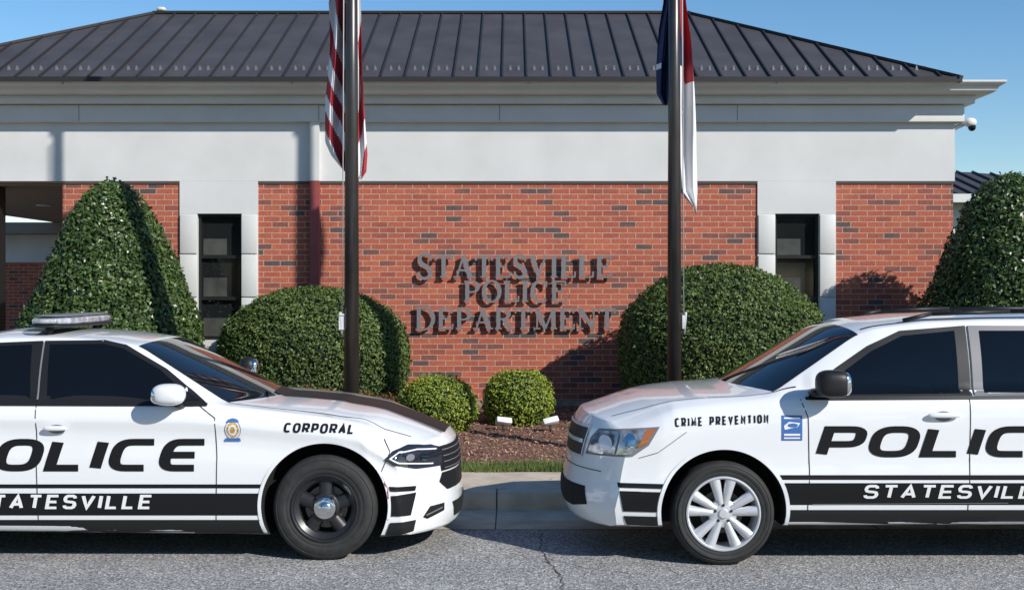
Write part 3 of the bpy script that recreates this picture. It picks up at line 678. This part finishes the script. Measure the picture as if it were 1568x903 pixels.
# ================================================================= BUILDING
bld=empty("brick_police_station")
D0=16.0
def bx_at(px): return (px-CX)/F*D0
def bz_at(py): return H-(py-YH)/F*D0
XL=bx_at(95); XR=bx_at(1461); ZT=4.44; ZBE=3.262
def wall(nm,p0,p1,z0,z1,m,y0=D0,y1=D0+.25): return box(nm,bx_at(p0),bx_at(p1),y0,y1,z0,z1,m,bld)
wall("brick_panel_1",95,275,.42,ZBE,M['brick'],D0+.02,D0+.25)
wall("brick_panel_2",395,478,.42,ZBE,M['brick'],D0+.02,D0+.25)
wall("brick_panel_3",478,1160,.42,ZBE,M['brick'],D0+.02,D0+.25)
wall("brick_panel_4",1280,1460.5,.42,ZBE,M['brick'],D0+.02,D0+.25)
for i,(a,b) in enumerate(((95,275),(395,475),(490,1160),(1280,1460))):
    box(f"reveal_{i}",bx_at(a)+.002,bx_at(b)-.002,D0+.005,D0+.015,ZBE-.035,ZBE-.002,M['joint'],bld)
wall("foundation",95,1461,.1,.418,M['found'],D0+.0,D0+.25)
wall("stucco_band",-40,1462,ZBE,ZT,M['stucco'])
zw1=bz_at(327); zw0=1.2
for i,(a,wa,wb,b) in enumerate(((275,302,370,395),(1160,1187,1255,1280))):
    wall(f"pier_{i}a",a,wa,.42,zw1-.002,M['stucco']); wall(f"pier_{i}b",wb,b,.42,zw1-.002,M['stucco']); wall(f"pier_{i}c",a,b,zw1,ZBE-.001,M['stucco'])
    wall(f"window_sill_{i}",wa+.1,wb-.1,.42,zw0,M['stucco'],D0+.03,D0+.25)
    for k,(t,u) in enumerate(((329,388),(391,454),(457,520),(523,580))):
        box(f"quoin_{i}{k}a",bx_at(a+1),bx_at(wa)-.001,D0-.02,D0,bz_at(u),bz_at(t),M['trim'],bld,.006)
        box(f"quoin_{i}{k}b",bx_at(wb)+.001,bx_at(b-1),D0-.02,D0,bz_at(u),bz_at(t),M['trim'],bld,.006)
    x0,x1=bx_at(wa),bx_at(wb)
    box(f"window_glass_{i}",x0,x1,D0+.13,D0+.14,zw0,zw1,M['winglass'],bld)
    f=.035
    for nm,(a0,a1,c0,c1) in dict(l=(x0,x0+f,zw0,zw1),r=(x1-f,x1,zw0,zw1),t=(x0+f,x1-f,zw1-f,zw1),m=(x0+f,x1-f,bz_at(393)-.02,bz_at(393)+.02),b=(x0+f,x1-f,zw0,zw0+f),n=(x0+f,x1-f,bz_at(457)-.02,bz_at(457)+.02)).items():
        box(f"window_frame_{i}{nm}",a0,a1,D0+.07,D0+.128,c0,c1,M['blackpl'],bld)
    for k,(t,u) in enumerate(((365,390),(425,454),(487,515))):
        box(f"painted_reflection_{i}{k}",x0+.05,x1-.22,D0+.122,D0+.1285,bz_at(u),bz_at(t),M['pane'],bld)  # reflection put in as a paler panel low in each pane
box("side_wall_right",XR-.25,XR,D0+.25,20.7,.1,ZBE,M['brick'],bld); box("side_band_right",XR-.26,XR+.008,D0+.25,20.7,ZBE+.001,ZT,M['stucco'],bld)
box("side_wall_left",XL,XL+.25,D0+.25,20.7,.1,ZBE,M['brick'],bld)
box("rear_wall",XL,XR,20.7,20.95,.1,ZT,M['brick'],bld)
box("chase_upper",bx_at(475.5),bx_at(490),D0-.08,D0-.001,ZBE,4.18,M['trim'],bld); box("chase_lower",bx_at(475.5),bx_at(490),D0-.08,D0+.019,.3,ZBE-.002,M['redpaint'],bld)
XE=XR
for i,(pr,z0,z1) in enumerate(((.10,4.02,4.235),(.20,4.24,4.36))):
    box(f"cornice_{i}",-8.2,XE+pr,D0-pr,D0-.001,z0,z1,M['trim'],bld,.008)
    box(f"cornice_ret_{i}",XE+.009,XE+pr,D0,20.9,z0,z1,M['trim'],bld,.008)
for i,px in enumerate((125,490,765,1127)):
    box(f"cornice_joint_{i}",bx_at(px)-.004,bx_at(px)+.004,D0-.103,D0-.05,4.03,4.23,M['grey'],bld)
gp=[(.22,4.345),(.36,4.35),(.40,4.375),(.42,4.42),(.47,4.45),(.49,4.47),(.49,4.495),(.46,4.497),(.22,4.497)]
vs=[];fs=[];n=len(gp)
for p,z in gp: vs.append((-8.6,D0-p,z))
for p,z in gp: vs.append((XE+p,D0-p,z))
for p,z in gp: vs.append((XE+p,21.0,z))
for s_ in range(2):
    for i in range(n): a=s_*n+i; b=s_*n+(i+1)%n; fs.append((a,b,b+n,a+n))
mk("gutter_trim",vs,fs,M['trim'],bld)
box("soffit",-8.5,XE+.215,D0-.215,21,4.365,4.42,M['trim'],bld)
for i,px in enumerate((95,447,810,1190)):
    x=(px-CX)/F*15.5; box(f"gutter_seam_{i}",x-.012,x+.012,D0-.497,D0-.25,4.44,4.502,M['trim'],bld)
ex,ey,ez=5.62,15.42,4.505; rx0,rx1,ry,rz=-5.34,2.64,18.35,5.955; exl=-8.3; eyb=21.3
mk("roof",[(exl,ey,ez),(ex,ey,ez),(rx1,ry,rz),(rx0,ry,rz),(ex,eyb,ez),(exl,eyb,ez)],[(0,1,2,3),(1,4,2),(4,5,3,2),(5,0,3)],M['roof'],bld)
box("roof_edge",exl,ex,ey-.015,ey,ez-.05,ez+.012,M['roofseam'],bld); box("roof_edge_r",ex-.0,ex+.012,ey-.015,eyb,ez-.05,ez+.012,M['roofseam'],bld)
sv=[];sf=[]
def seam(p0,p1,w=.010,h=.028):
    p0=Vector(p0);p1=Vector(p1); d=(p1-p0).normalized(); side=d.cross(Vector((0,0,1))).normalized(); up=side.cross(d).normalized()
    b=len(sv)
    for p in (p0,p1):
        for s_,u in ((-1,-.005),(-1,h),(1,h),(1,-.005)): sv.append(p+side*w*s_+up*u)
    for i in range(3): sf.append((b+i,b+i+1,b+4+i+1,b+4+i))
    sf.append((b,b+1,b+2,b+3)); sf.append((b+7,b+6,b+5,b+4))
def frontz(y): return ez+(rz-ez)*(y-ey)/(ry-ey)
sp=.305
x=exl+.25
while x<ex-.05:
    if x<rx0: t=(x-exl)/(rx0-exl)
    elif x>rx1: t=(ex-x)/(ex-rx1)
    else: t=1
    y1=ey+(ry-ey)*t
    seam((x,ey,ez),(x,y1,frontz(y1)))
    x+=sp
y=ey+.3
while y<eyb:
    t=1-abs(y-ry)/(ry-ey); xr=ex-(ex-rx1)*t; seam((ex,y,ez),(xr,y,ez+(rz-ez)*t)); xl=exl+(rx0-exl)*t; seam((exl,y,ez),(xl,y,ez+(rz-ez)*t)); y+=sp
for a,b in (((ex,ey,ez),(rx1,ry,rz)),((exl,ey,ez),(rx0,ry,rz)),((rx0,ry,rz),(rx1,ry,rz))): seam(a,b,.05,.03)
mk("roof_seams",sv,sf,M['roofseam'],bld)
x=exl+.25; sv=[];sf=[]
while x<ex-.5:
    for dx in (.10,.205):
        yy=ey+.30; z=frontz(yy); b=len(sv); xx=x+dx
        sv+= [(xx-.018,yy,z),(xx+.018,yy,z),(xx+.006,yy+.01,z+.06),(xx-.006,yy+.01,z+.06),(xx-.018,yy+.04,z+.02),(xx+.018,yy+.04,z+.02)]
        sf+= [(b,b+1,b+2,b+3),(b+5,b+4,b+3,b+2),(b,b+3,b+4),(b+1,b+5,b+2)]
    x+=sp
mk("snow_guards",sv,sf,M['guard'],bld)
superell("ridge_vent",(rx0+.12,ry,rz+.06),(.07,.06,.035),2.5,M['trim'],bld)
# lettering
def serif(ch):
    th='k';tn='t'
    A={'S':(.66,[([(.86,.74),(.84,.86),(.70,.96),(.5,1),(.28,.96),(.15,.84),(.15,.70),(.28,.59),(.5,.51),(.74,.42),(.86,.29),(.84,.14),(.70,.04),(.48,0),(.26,.04),(.13,.14),(.11,.27)],'S'),([(.87,.99),(.87,.72)],tn),([(.10,.28),(.10,.01)],tn)],[]),
    'T':(.80,[([(.5,0),(.5,1)],th),([(.02,.97),(.98,.97)],tn),([(.03,.99),(.01,.76)],tn),([(.97,.99),(.99,.76)],tn)],[(.5,0)]),
    'A':(.9,[([(.12,0),(.47,.98)],tn),([(.45,1),(.86,0)],th),([(.24,.33),(.74,.33)],tn)],[(.12,0),(.86,0)]),
    'E':(.76,[([(.2,0),(.2,1)],th),([(.04,.97),(.9,.97)],tn),([(.2,.51),(.68,.51)],tn),([(.04,.03),(.95,.03)],tn),([(.9,.99),(.91,.76)],tn),([(.93,.01),(.97,.26)],tn),([(.68,.64),(.68,.38)],tn)],[]),
    'V':(.88,[([(.12,1),(.53,0)],th),([(.5,.02),(.88,1)],tn)],[(.12,1),(.88,1)]),
    'I':(.34,[([(.5,0),(.5,1)],th)],[(.5,0),(.5,1)]),
    'L':(.74,[([(.22,0),(.22,1)],th),([(.04,.03),(.95,.03)],tn),([(.94,.01),(.98,.28)],tn)],[(.22,1)]),
    'P':(.78,[([(.22,0),(.22,1)],th),([(.04,.97),(.52,.97)]+arc(.52,.72,.36,.25,90,-90,12)+[(.22,.47)],'c')],[(.22,0)]),
    'O':(.90,[(arc(.5,.5,.42,.5,0,360,36),'c')],[]),
    'C':(.84,[(arc(.54,.5,.46,.5,48,312,28),'c'),([(.87,.99),(.87,.70)],tn)],[]),
    'D':(.9,[([(.2,0),(.2,1)],th),([(.04,.97),(.45,.97)]+arc(.45,.5,.45,.47,90,-90,16)+[(.04,.03)],'c')],[]),
    'R':(.88,[([(.2,0),(.2,1)],th),([(.04,.97),(.46,.97)]+arc(.46,.73,.32,.24,90,-90,12)+[(.2,.49)],'c'),([(.48,.5),(.86,0)],th)],[(.2,0),(.90,0)]),
    'M':(1.12,[([(.13,0),(.15,1)],tn),([(.14,1),(.5,.03)],th),([(.5,.03),(.85,1)],tn),([(.85,1),(.87,0)],th)],[(.13,0),(.11,1),(.87,0),(.88,1)]),
    'N':(.94,[([(.15,0),(.15,1)],tn),([(.13,1),(.86,0)],th),([(.86,0),(.86,1)],tn)],[(.15,0),(.10,1),(.86,1)])}
    return A[ch]
sign=empty("wall_lettering")
def serif_line(txt,pc0,pc1,ptop,pbot,big=1.0):
    Ys=D0-.055; x0,x1=PX(pc0,0,Ys)[0],PX(pc1,0,Ys)[0]; z1=PX(0,ptop,Ys)[1]; z0=PX(0,pbot,Ys)[1]; h=z1-z0
    gap=.12*h; scales=[big if i==0 else 1 for i in range(len(txt))]
    tot=sum(serif(c)[0]*s for c,s in zip(txt,scales)); W=(x1-x0-gap*(len(txt)-1))/tot; x=x0
    thick,thin=.19*h,.085*h
    for li,(c,sc) in enumerate(zip(txt,scales)):
        gw,strokes,serifs=serif(c); w=gw*W*sc; hh=h*sc
        allst=[]
        for pts,kd in strokes:
            pts=[(x+u*w,z0-(sc-1)*h*.35+v*hh) for u,v in pts]; pts=dedupe(pts)
            ws=[]
            for i in range(len(pts)):
                a=pts[max(0,i-1)]; b=pts[min(len(pts)-1,i+1)]; d=Vector((b[0]-a[0],b[1]-a[1])).normalized()
                if kd=='k': ws.append(thick)
                elif kd=='t': ws.append(thin)
                elif kd=='S':
                    q=1-abs(i-8)/8.0; ws.append(thin+(thick*1.05-thin)*max(0,min(1,q*1.25)))
                else: ws.append(thin+(thick-thin)*abs(d.y)**1.5)
            allst.append((pts,ws))
        for u,v in serifs:
            cx=x+u*w; cz=z0-(sc-1)*h*.35+v*hh+(-.035*h if v==1 else .035*h); allst.append(([(cx-.16*h,cz),(cx+.16*h,cz)],[.07*h]*2))
        for si,(pts,ws) in enumerate(allst):
            L,R=ribbon(pts,ws); n=len(L); yf=Ys-.0006*si; yb=yf+.025
            vs=[(a,yf,b) for a,b in L]+[(a,yf,b) for a,b in R]+[(a,yb,b) for a,b in L]+[(a,yb,b) for a,b in R]; fs=[]
            for i in range(n-1):
                fs+=[(i,i+1,n+i+1,n+i),(2*n+i,3*n+i,3*n+i+1,2*n+i+1),(i,2*n+i,2*n+i+1,i+1),(n+i,n+i+1,3*n+i+1,3*n+i)]
            fs+=[(0,n,3*n,2*n),(n-1,3*n-1,4*n-1,2*n-1)]
            mk(f"letter_{txt[:3]}_{li}_{si}",vs,fs,M['lettermetal'],sign)
        x+=w+gap
serif_line("STATESVILLE",639,937,391,425,1.12); serif_line("POLICE",710,868,430,462,1.0); serif_line("DEPARTMENT",635,942,472,504,1.12)
cyl("camera_arm",(XE+.02,D0+.1,3.95),(XE+.16,D0-.0,4.02),.03,.03,M['camgrey'],bld,12)
superell("camera_head",(XE+.20,D0-.02,4.02),(.08,.07,.06),2.3,M['camgrey'],bld); superell("camera_dome",(XE+.22,D0-.03,3.955),(.05,.05,.05),2,M['glass'],bld)
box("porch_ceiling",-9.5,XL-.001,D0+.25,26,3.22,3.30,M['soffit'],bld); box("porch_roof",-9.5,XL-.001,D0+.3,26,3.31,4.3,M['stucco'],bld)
box("porch_beam",-9.5,bx_at(-40)-.001,D0,D0+.25,ZBE-.001,ZT,M['stucco'],bld)
box("porch_column",-7.05,-6.78,D0+.3,D0+.5,0,3.22,M['blackpl'],bld)
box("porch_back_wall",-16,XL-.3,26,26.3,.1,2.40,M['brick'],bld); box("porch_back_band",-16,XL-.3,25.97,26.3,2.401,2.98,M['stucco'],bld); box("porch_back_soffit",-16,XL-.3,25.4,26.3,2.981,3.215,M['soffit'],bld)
cyl("porch_lamp",(-7.6,20,3.20),(-7.6,20,3.219),.12,.12,M['camgrey'],bld,20)
mk("porch_pavement",[(-16,12.1,.21),(XL,16.2,.37),(XL,26,.37),(-16,26,.37)],[(0,1,2,3)],M['concrete'],bld)
nb_=empty("neighbour_building")
box("walls",10.3,18,30,36,.0,4.0,M['stucco'],nb_)
mk("roof",[(9.8,29.5,4.05),(18.5,29.5,4.05),(18.5,36.5,4.05),(9.8,36.5,4.05),(6.8,33,4.95),(12.2,33,4.95)],[(0,1,5,4),(1,2,5),(2,3,4,5),(3,0,4)],M['roof'],nb_)
sv=[];sf=[]
x=9.9
while x<18.3:
    t=1 if x<12.2 else (18.5-x)/6.3; seam((x,29.5,4.05),(x,29.5+3.5*t,4.05+.90*t),.02,.05); x+=.4
mk("roof_seams",sv,sf,M['roofseam'],nb_); box("fascia",9.7,18.6,29.4,29.49,3.9,4.1,M['trim'],nb_)
# ================================================================= FLAGPOLES
YP=12.1; sP=F/YP
pxp=lambda px:(px-CX)/sP
pzp=lambda py:H-(py-YH)/sP
def pole(name,X,Y,rb,rt):
    e=empty(name); g=bedz(X,Y)
    cyl("shaft",(X,Y,g-.05),(X,Y,7.5),rb,rt,M['pole'],e,32); superell("finial",(X,Y,7.56),(.08,.08,.08),2,M['gold'],e)
    cyl("collar",(X,Y,g),(X,Y,g+.05),rb+.08,rb+.03,M['pole'],e,32)
    return e
p1=pole("flagpole",pxp(538.5),YP,.079,.046); p2=pole("flagpole.001",pxp(1032.5),YP,.074,.045)
for e,X,s_ in ((p1,pxp(538.5),-1),(p2,pxp(1032.5),1)):
    z=pzp(493); box("cleat",X+s_*.070,X+s_*.11,YP-.03,YP+.03,z-.07,z+.07,M['camgrey'],e,.012)
    cyl("halyard",(X+s_*.09,YP-.01,z),(X+s_*.06,YP-.06,7.4),.006,.006,M['rope'],e,6); cyl("halyard_b",(X+s_*.095,YP+.02,z-.0),(X+s_*.062,YP-.03,7.4),.006,.006,M['rope'],e,6)
    cyl("halyard_tail",(X+s_*.11,YP-.02,z+.10),(X+s_*.095,YP-.02,z-.12),.014,.010,M['rope'],e,8)
def cloth(name,left,right,y0,amp,folds,matfn,mats,nu=60,nv=140,ytop=-250,ybot=None):
    vs=[];fs=[];mi=[]
    ybot=ybot or left[-1][0]
    for j in range(nv+1):
        py=ytop+(ybot-ytop)*j/nv
        l=interp(left,py); r=interp(right,py)
        for i in range(nu+1):
            u=i/nu; px=l+(r-l)*u
            yy=y0+amp*math.sin(u*folds*math.pi*2+py*.012)+amp*.5*math.sin(u*folds*4.3+py*.03)+.02*math.sin(py*.02)
            vs.append((pxp(px),yy,pzp(py)))
    for j in range(nv):
        for i in range(nu):
            a=j*(nu+1)+i; fs.append((a,a+1,a+nu+2,a+nu+1)); u=(i+.5)/nu; py=ytop+(ybot-ytop)*(j+.5)/nv
            px=interp(left,py)+(interp(right,py)-interp(left,py))*u; mi.append(matfn(px,py,u))
    return mk(name,vs,fs,mats,None,True,mi)
fm=[M['fred'],M['fwhite'],M['fblue']]
us=empty("united_states_flag")
def usm(px,py,u):
    if py<-110: return 2
    q=px-.36*py+9*math.sin(py*.018)
    return int(math.floor(q/15))%2
o=cloth("drape_left",[(-260,512),(-100,505),(0,500),(60,500),(150,494),(215,494),(235,503),(256,520),(277,540)],[(-260,560),(0,540),(277,549)],YP+.14,.07,2,usm,fm); o.parent=us
def usm2(px,py,u):
    if py<-110: return 2
    q=px+.1*py+6*math.sin(py*.03); return 1-int(math.floor(q/13))%2
o=cloth("drape_right",[(-260,530),(0,538),(277,543)],[(-260,556),(0,551),(80,553),(160,557),(235,562),(262,560),(277,550)],YP+.06,.03,1.5,usm2,fm,nu=30); o.parent=us
nc_=empty("state_flag")
o=cloth("drape_blue",[(-260,1012),(0,1018),(40,1012),(100,1008),(140,1008),(158,1018)],[(-260,1040),(158,1024)],YP+.12,.04,1.5,lambda a,b,u:1 if (abs(b-98)<4 and u<.35) else 2,fm,nu=30); o.parent=nc_
o=cloth("drape_red_white",[(-260,1030),(158,1032),(220,1034),(290,1040),(318,1064),(326,1067)],[(-260,1052),(0,1052),(60,1060),(120,1063),(200,1068),(290,1071),(326,1069)],YP+.09,.055,1.6,
  lambda a,b,u:(0 if (b<60 and u>.6) or (u>.45 and b<125 and (b-60)<(a-1045)*9) else (2 if b<100 and u<.62 else 1)),fm,nu=40); o.parent=nc_
# ================================================================= SHRUBS
def shrub(name,X,Y,prof,n,size,m,noise=.05,yscale=1.0,aspect=.55):
    prof=sorted(prof); zs_=np.array([p[0] for p in prof]); rs=np.array([p[1] for p in prof])
    ph=rng.uniform(0,6.28,8)
    zz=np.linspace(zs_[0],zs_[-1],200); rr=np.interp(zz,zs_,rs)
    ds=np.sqrt(np.diff(zz)**2+np.diff(rr)**2)*(rr[1:]+rr[:-1])/2; cs=np.concatenate([[0],np.cumsum(ds)]); cs/=cs[-1]
    def surf(th,z):
        r=np.interp(z,zs_,rs); f=1+noise*(np.sin(3*th+ph[0]+z*2)+.7*np.sin(7*th+ph[1]-z*4)+.5*np.sin(13*th+z*9+ph[2])+.5*np.sin(z*11+ph[3]+th*2))/1.5
        return r*f
    def pos(th,z,k=1):
        r=surf(th,z)*k; y=Y+yscale*r*np.sin(th)
        return np.stack([X+r*np.cos(th),np.minimum(y,15.93),z],-1)
    u=rng.uniform(0,1,n); z=np.interp(u,cs,zz); th=rng.uniform(0,2*math.pi,n)
    keep=(np.sin(th)<.55)|(rng.uniform(0,1,n)<.4); z=z[keep]; th=th[keep]
    e=1e-3; a=pos(th+e,z)-pos(th-e,z); b=pos(th,np.minimum(z+.01,zs_[-1]))-pos(th,z-.01)
    nn=np.cross(a,b); nn/=np.maximum(1e-9,np.linalg.norm(nn,axis=1,keepdims=True))
    depth=rng.exponential(.028,len(z))[:,None]; p=pos(th,z)-nn*depth+nn*rng.uniform(-.01,.02,(len(z),1))
    cl=np.sin(th*31+z*37+ph[4])*np.sin(th*17-z*43+ph[5])*np.sin(z*29+ph[6]); p+=nn*(cl*.045)[:,None]
    e_=empty(name); quads(p,nn,size,aspect,.7,"foliage",m,e_)
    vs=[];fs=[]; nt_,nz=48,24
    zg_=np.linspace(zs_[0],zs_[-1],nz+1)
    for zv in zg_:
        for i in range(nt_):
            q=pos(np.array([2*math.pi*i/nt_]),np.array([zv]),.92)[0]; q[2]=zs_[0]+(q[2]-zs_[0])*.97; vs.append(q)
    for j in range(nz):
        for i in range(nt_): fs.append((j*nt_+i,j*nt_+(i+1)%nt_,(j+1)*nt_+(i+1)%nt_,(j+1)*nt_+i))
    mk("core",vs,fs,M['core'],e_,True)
    cyl("stem",(X,Y,.1),(X,Y,zs_[0]+.4),.06,.05,M['bark'],e_,8)
    return e_
def cone_prof(pts,cx,Y):
    s=F/Y; return [(.25,1.0*pts[0][1]/s)]+[(H-(py-YH)/s,hw/s) for py,hw in pts]
YT=15.0
shrub("conical_holly",(172-CX)/F*YT,YT,cone_prof([(530,137),(500,134),(450,112),(400,92),(350,71),(320,54),(300,40),(285,25),(274,0)],172,YT),56000,.026,M['leafdark'],noise=.03)
shrub("conical_holly.001",(1548-CX)/F*14.6,14.6,cone_prof([(520,150),(470,128),(420,110),(370,90),(320,68),(290,48),(275,28),(264,0)],1548,14.6),52000,.026,M['leafdark'],noise=.035)
YB=15.3
shrub("rounded_boxwood",(481-CX)/F*YB,YB,cone_prof([(620,132),(575,145),(535,147),(500,136),(475,114),(455,80),(444,45),(437,0)],481,YB),56000,.019,M['leafmid'],noise=.02,yscale=.62)
YB2=14.7
shrub("rounded_boxwood.001",(1103-CX)/F*YB2,YB2,cone_prof([(640,135),(570,155),(520,159),(480,147),(450,120),(425,85),(410,48),(403,0)],1103,YB2),64000,.019,M['leafmid'],noise=.02)
sd=lambda R,b,t:[(b,R*.75),(b+(t-b)*.3,R),(b+(t-b)*.6,R*.97),(b+(t-b)*.85,R*.75),(b+(t-b)*.96,R*.4),(t,0)]
for nm,a,b,top,bot,Yy in (("low_shrub",612,728,575,657,14.1),("low_shrub.001",741,848,566,642,14.6)):
    X=((a+b)/2-CX)/F*Yy; R=(b-a)/2/F*Yy; shrub(nm,X,Yy,sd(R,bedz(0,Yy)+.0,PX(0,top,Yy)[1]),13000,.016,M['leaflt'],noise=.04)
for k,(px,py,Yy,R) in enumerate(((470,590,13.1,.16),(500,594,13.2,.2),(560,600,13.3,.18),(592,603,13.4,.14))):
    shrub("groundcover_plant"+(f".{k:03d}" if k else ""),(px-CX)/F*Yy,Yy,sd(R,.2,PX(0,py,Yy)[1]),3500,.02,M['leafred'],noise=.12)
for k,px in enumerate((771,843)):
    Yy=14.0 if k==0 else 13.9; X=(px-CX)/F*Yy; z=PX(0,645,Yy)[1]
    e=empty("ground_floodlight"+(f".{k:03d}" if k else ""))
    rot=(math.radians(-35),math.radians(8 if k==0 else -12),math.radians(15))
    o=box("housing",-.09,.09,-.05,.05,-.035,.035,M['camgrey'],e,.012); o.location=(X,Yy,z); o.rotation_euler=rot
    o=box("lamp_glass",-.075,.075,.051,.055,-.028,.028,M['chrome'],e); o.location=(X,Yy,z); o.rotation_euler=rot
    cyl("stake",(X,Yy,z-.03),(X,Yy,bedz(X,Yy)-.05),.012,.012,M['blackpl'],e,8)
# ================================================================= TREES behind the viewpoint
def tree(name,X,Y,h,R,n=7000):
    e=empty(name); cyl("trunk",(X,Y,-.1),(X+.2,Y,h*.55),.28,.14,M['bark'],e,10)
    cs=[]
    for k in range(14):
        a=random.uniform(0,6.28); rr=R*random.uniform(.2,.75); z=h*random.uniform(.45,.88); cs.append((X+rr*math.cos(a),Y+rr*math.sin(a),z))
        cyl(f"limb_{k}",(X+.1,Y,h*.35+.1*k*h/14),cs[-1],.09,.03,M['bark'],e,6)
    cs=np.array(cs); idx=rng.integers(0,14,n); d=rng.normal(size=(n,3)); d/=np.linalg.norm(d,axis=1,keepdims=True)
    p=cs[idx]+d*(R*.42*rng.uniform(.5,1,n)**.5)[:,None]*np.array([[1,1,.8]])
    quads(p,d,.13,.6,.9,"crown",M['leafmid'],e)
k=0
for X,Y,h,R in ((-22,-24,8,3.6),(-14,-27,9,4),(-5,-25,8,3.5),(4,-28,9,4),(-31,-26,9,4.2),(14,-27,7.5,3.4),(24,-26,8.5,4),(34,-27,8,4),(-9.5,-10,13,4.2),(-17,-12,14,4.6),(-1,-19,13,4.4),(9.5,-19,13,4.5)):
    tree("maple_tree"+(f".{k:03d}" if k else ""),X,Y,h,R); k+=1
# ================================================================= LIGHT, WORLD, CAMERA
sd_=Vector((1.108,-1,.93)).normalized(); el=math.asin(sd_.z); az=math.atan2(sd_.x,sd_.y)
w=bpy.data.worlds.new("World"); scene.world=w; w.use_nodes=True; nt=w.node_tree
sk=nt.nodes.new("ShaderNodeTexSky"); sk.sky_type='NISHITA'; sk.sun_disc=False; sk.sun_elevation=el; sk.sun_rotation=az; sk.air_density=1.0; sk.dust_density=0; sk.ozone_density=3
hs=nt.nodes.new("ShaderNodeHueSaturation"); hs.inputs["Saturation"].default_value=1.22
bg=nt.nodes["Background"]; nt.links.new(sk.outputs[0],hs.inputs["Color"]); nt.links.new(hs.outputs[0],bg.inputs[0]); bg.inputs[1].default_value=.13
sl=bpy.data.lights.new("sun",'SUN'); sl.energy=5.0; sl.angle=math.radians(.5); sl.color=(1,.955,.89)
so=bpy.data.objects.new("sun",sl); link(so); so.rotation_euler=sd_.to_track_quat('Z','Y').to_euler(); so.location=(10,-10,12)
cam=bpy.data.cameras.new("camera"); co=bpy.data.objects.new("camera",cam); link(co); co.location=(0,0,H); co.rotation_euler=(math.pi/2,0,0)
cam.sensor_width=36; cam.lens=36*F/1568; cam.shift_y=(YH-451.5)/1568; cam.clip_end=2000; cam.clip_start=.1
scene.camera=co
scene.view_settings.view_transform='Standard'; scene.view_settings.look='None'; scene.view_settings.exposure=0
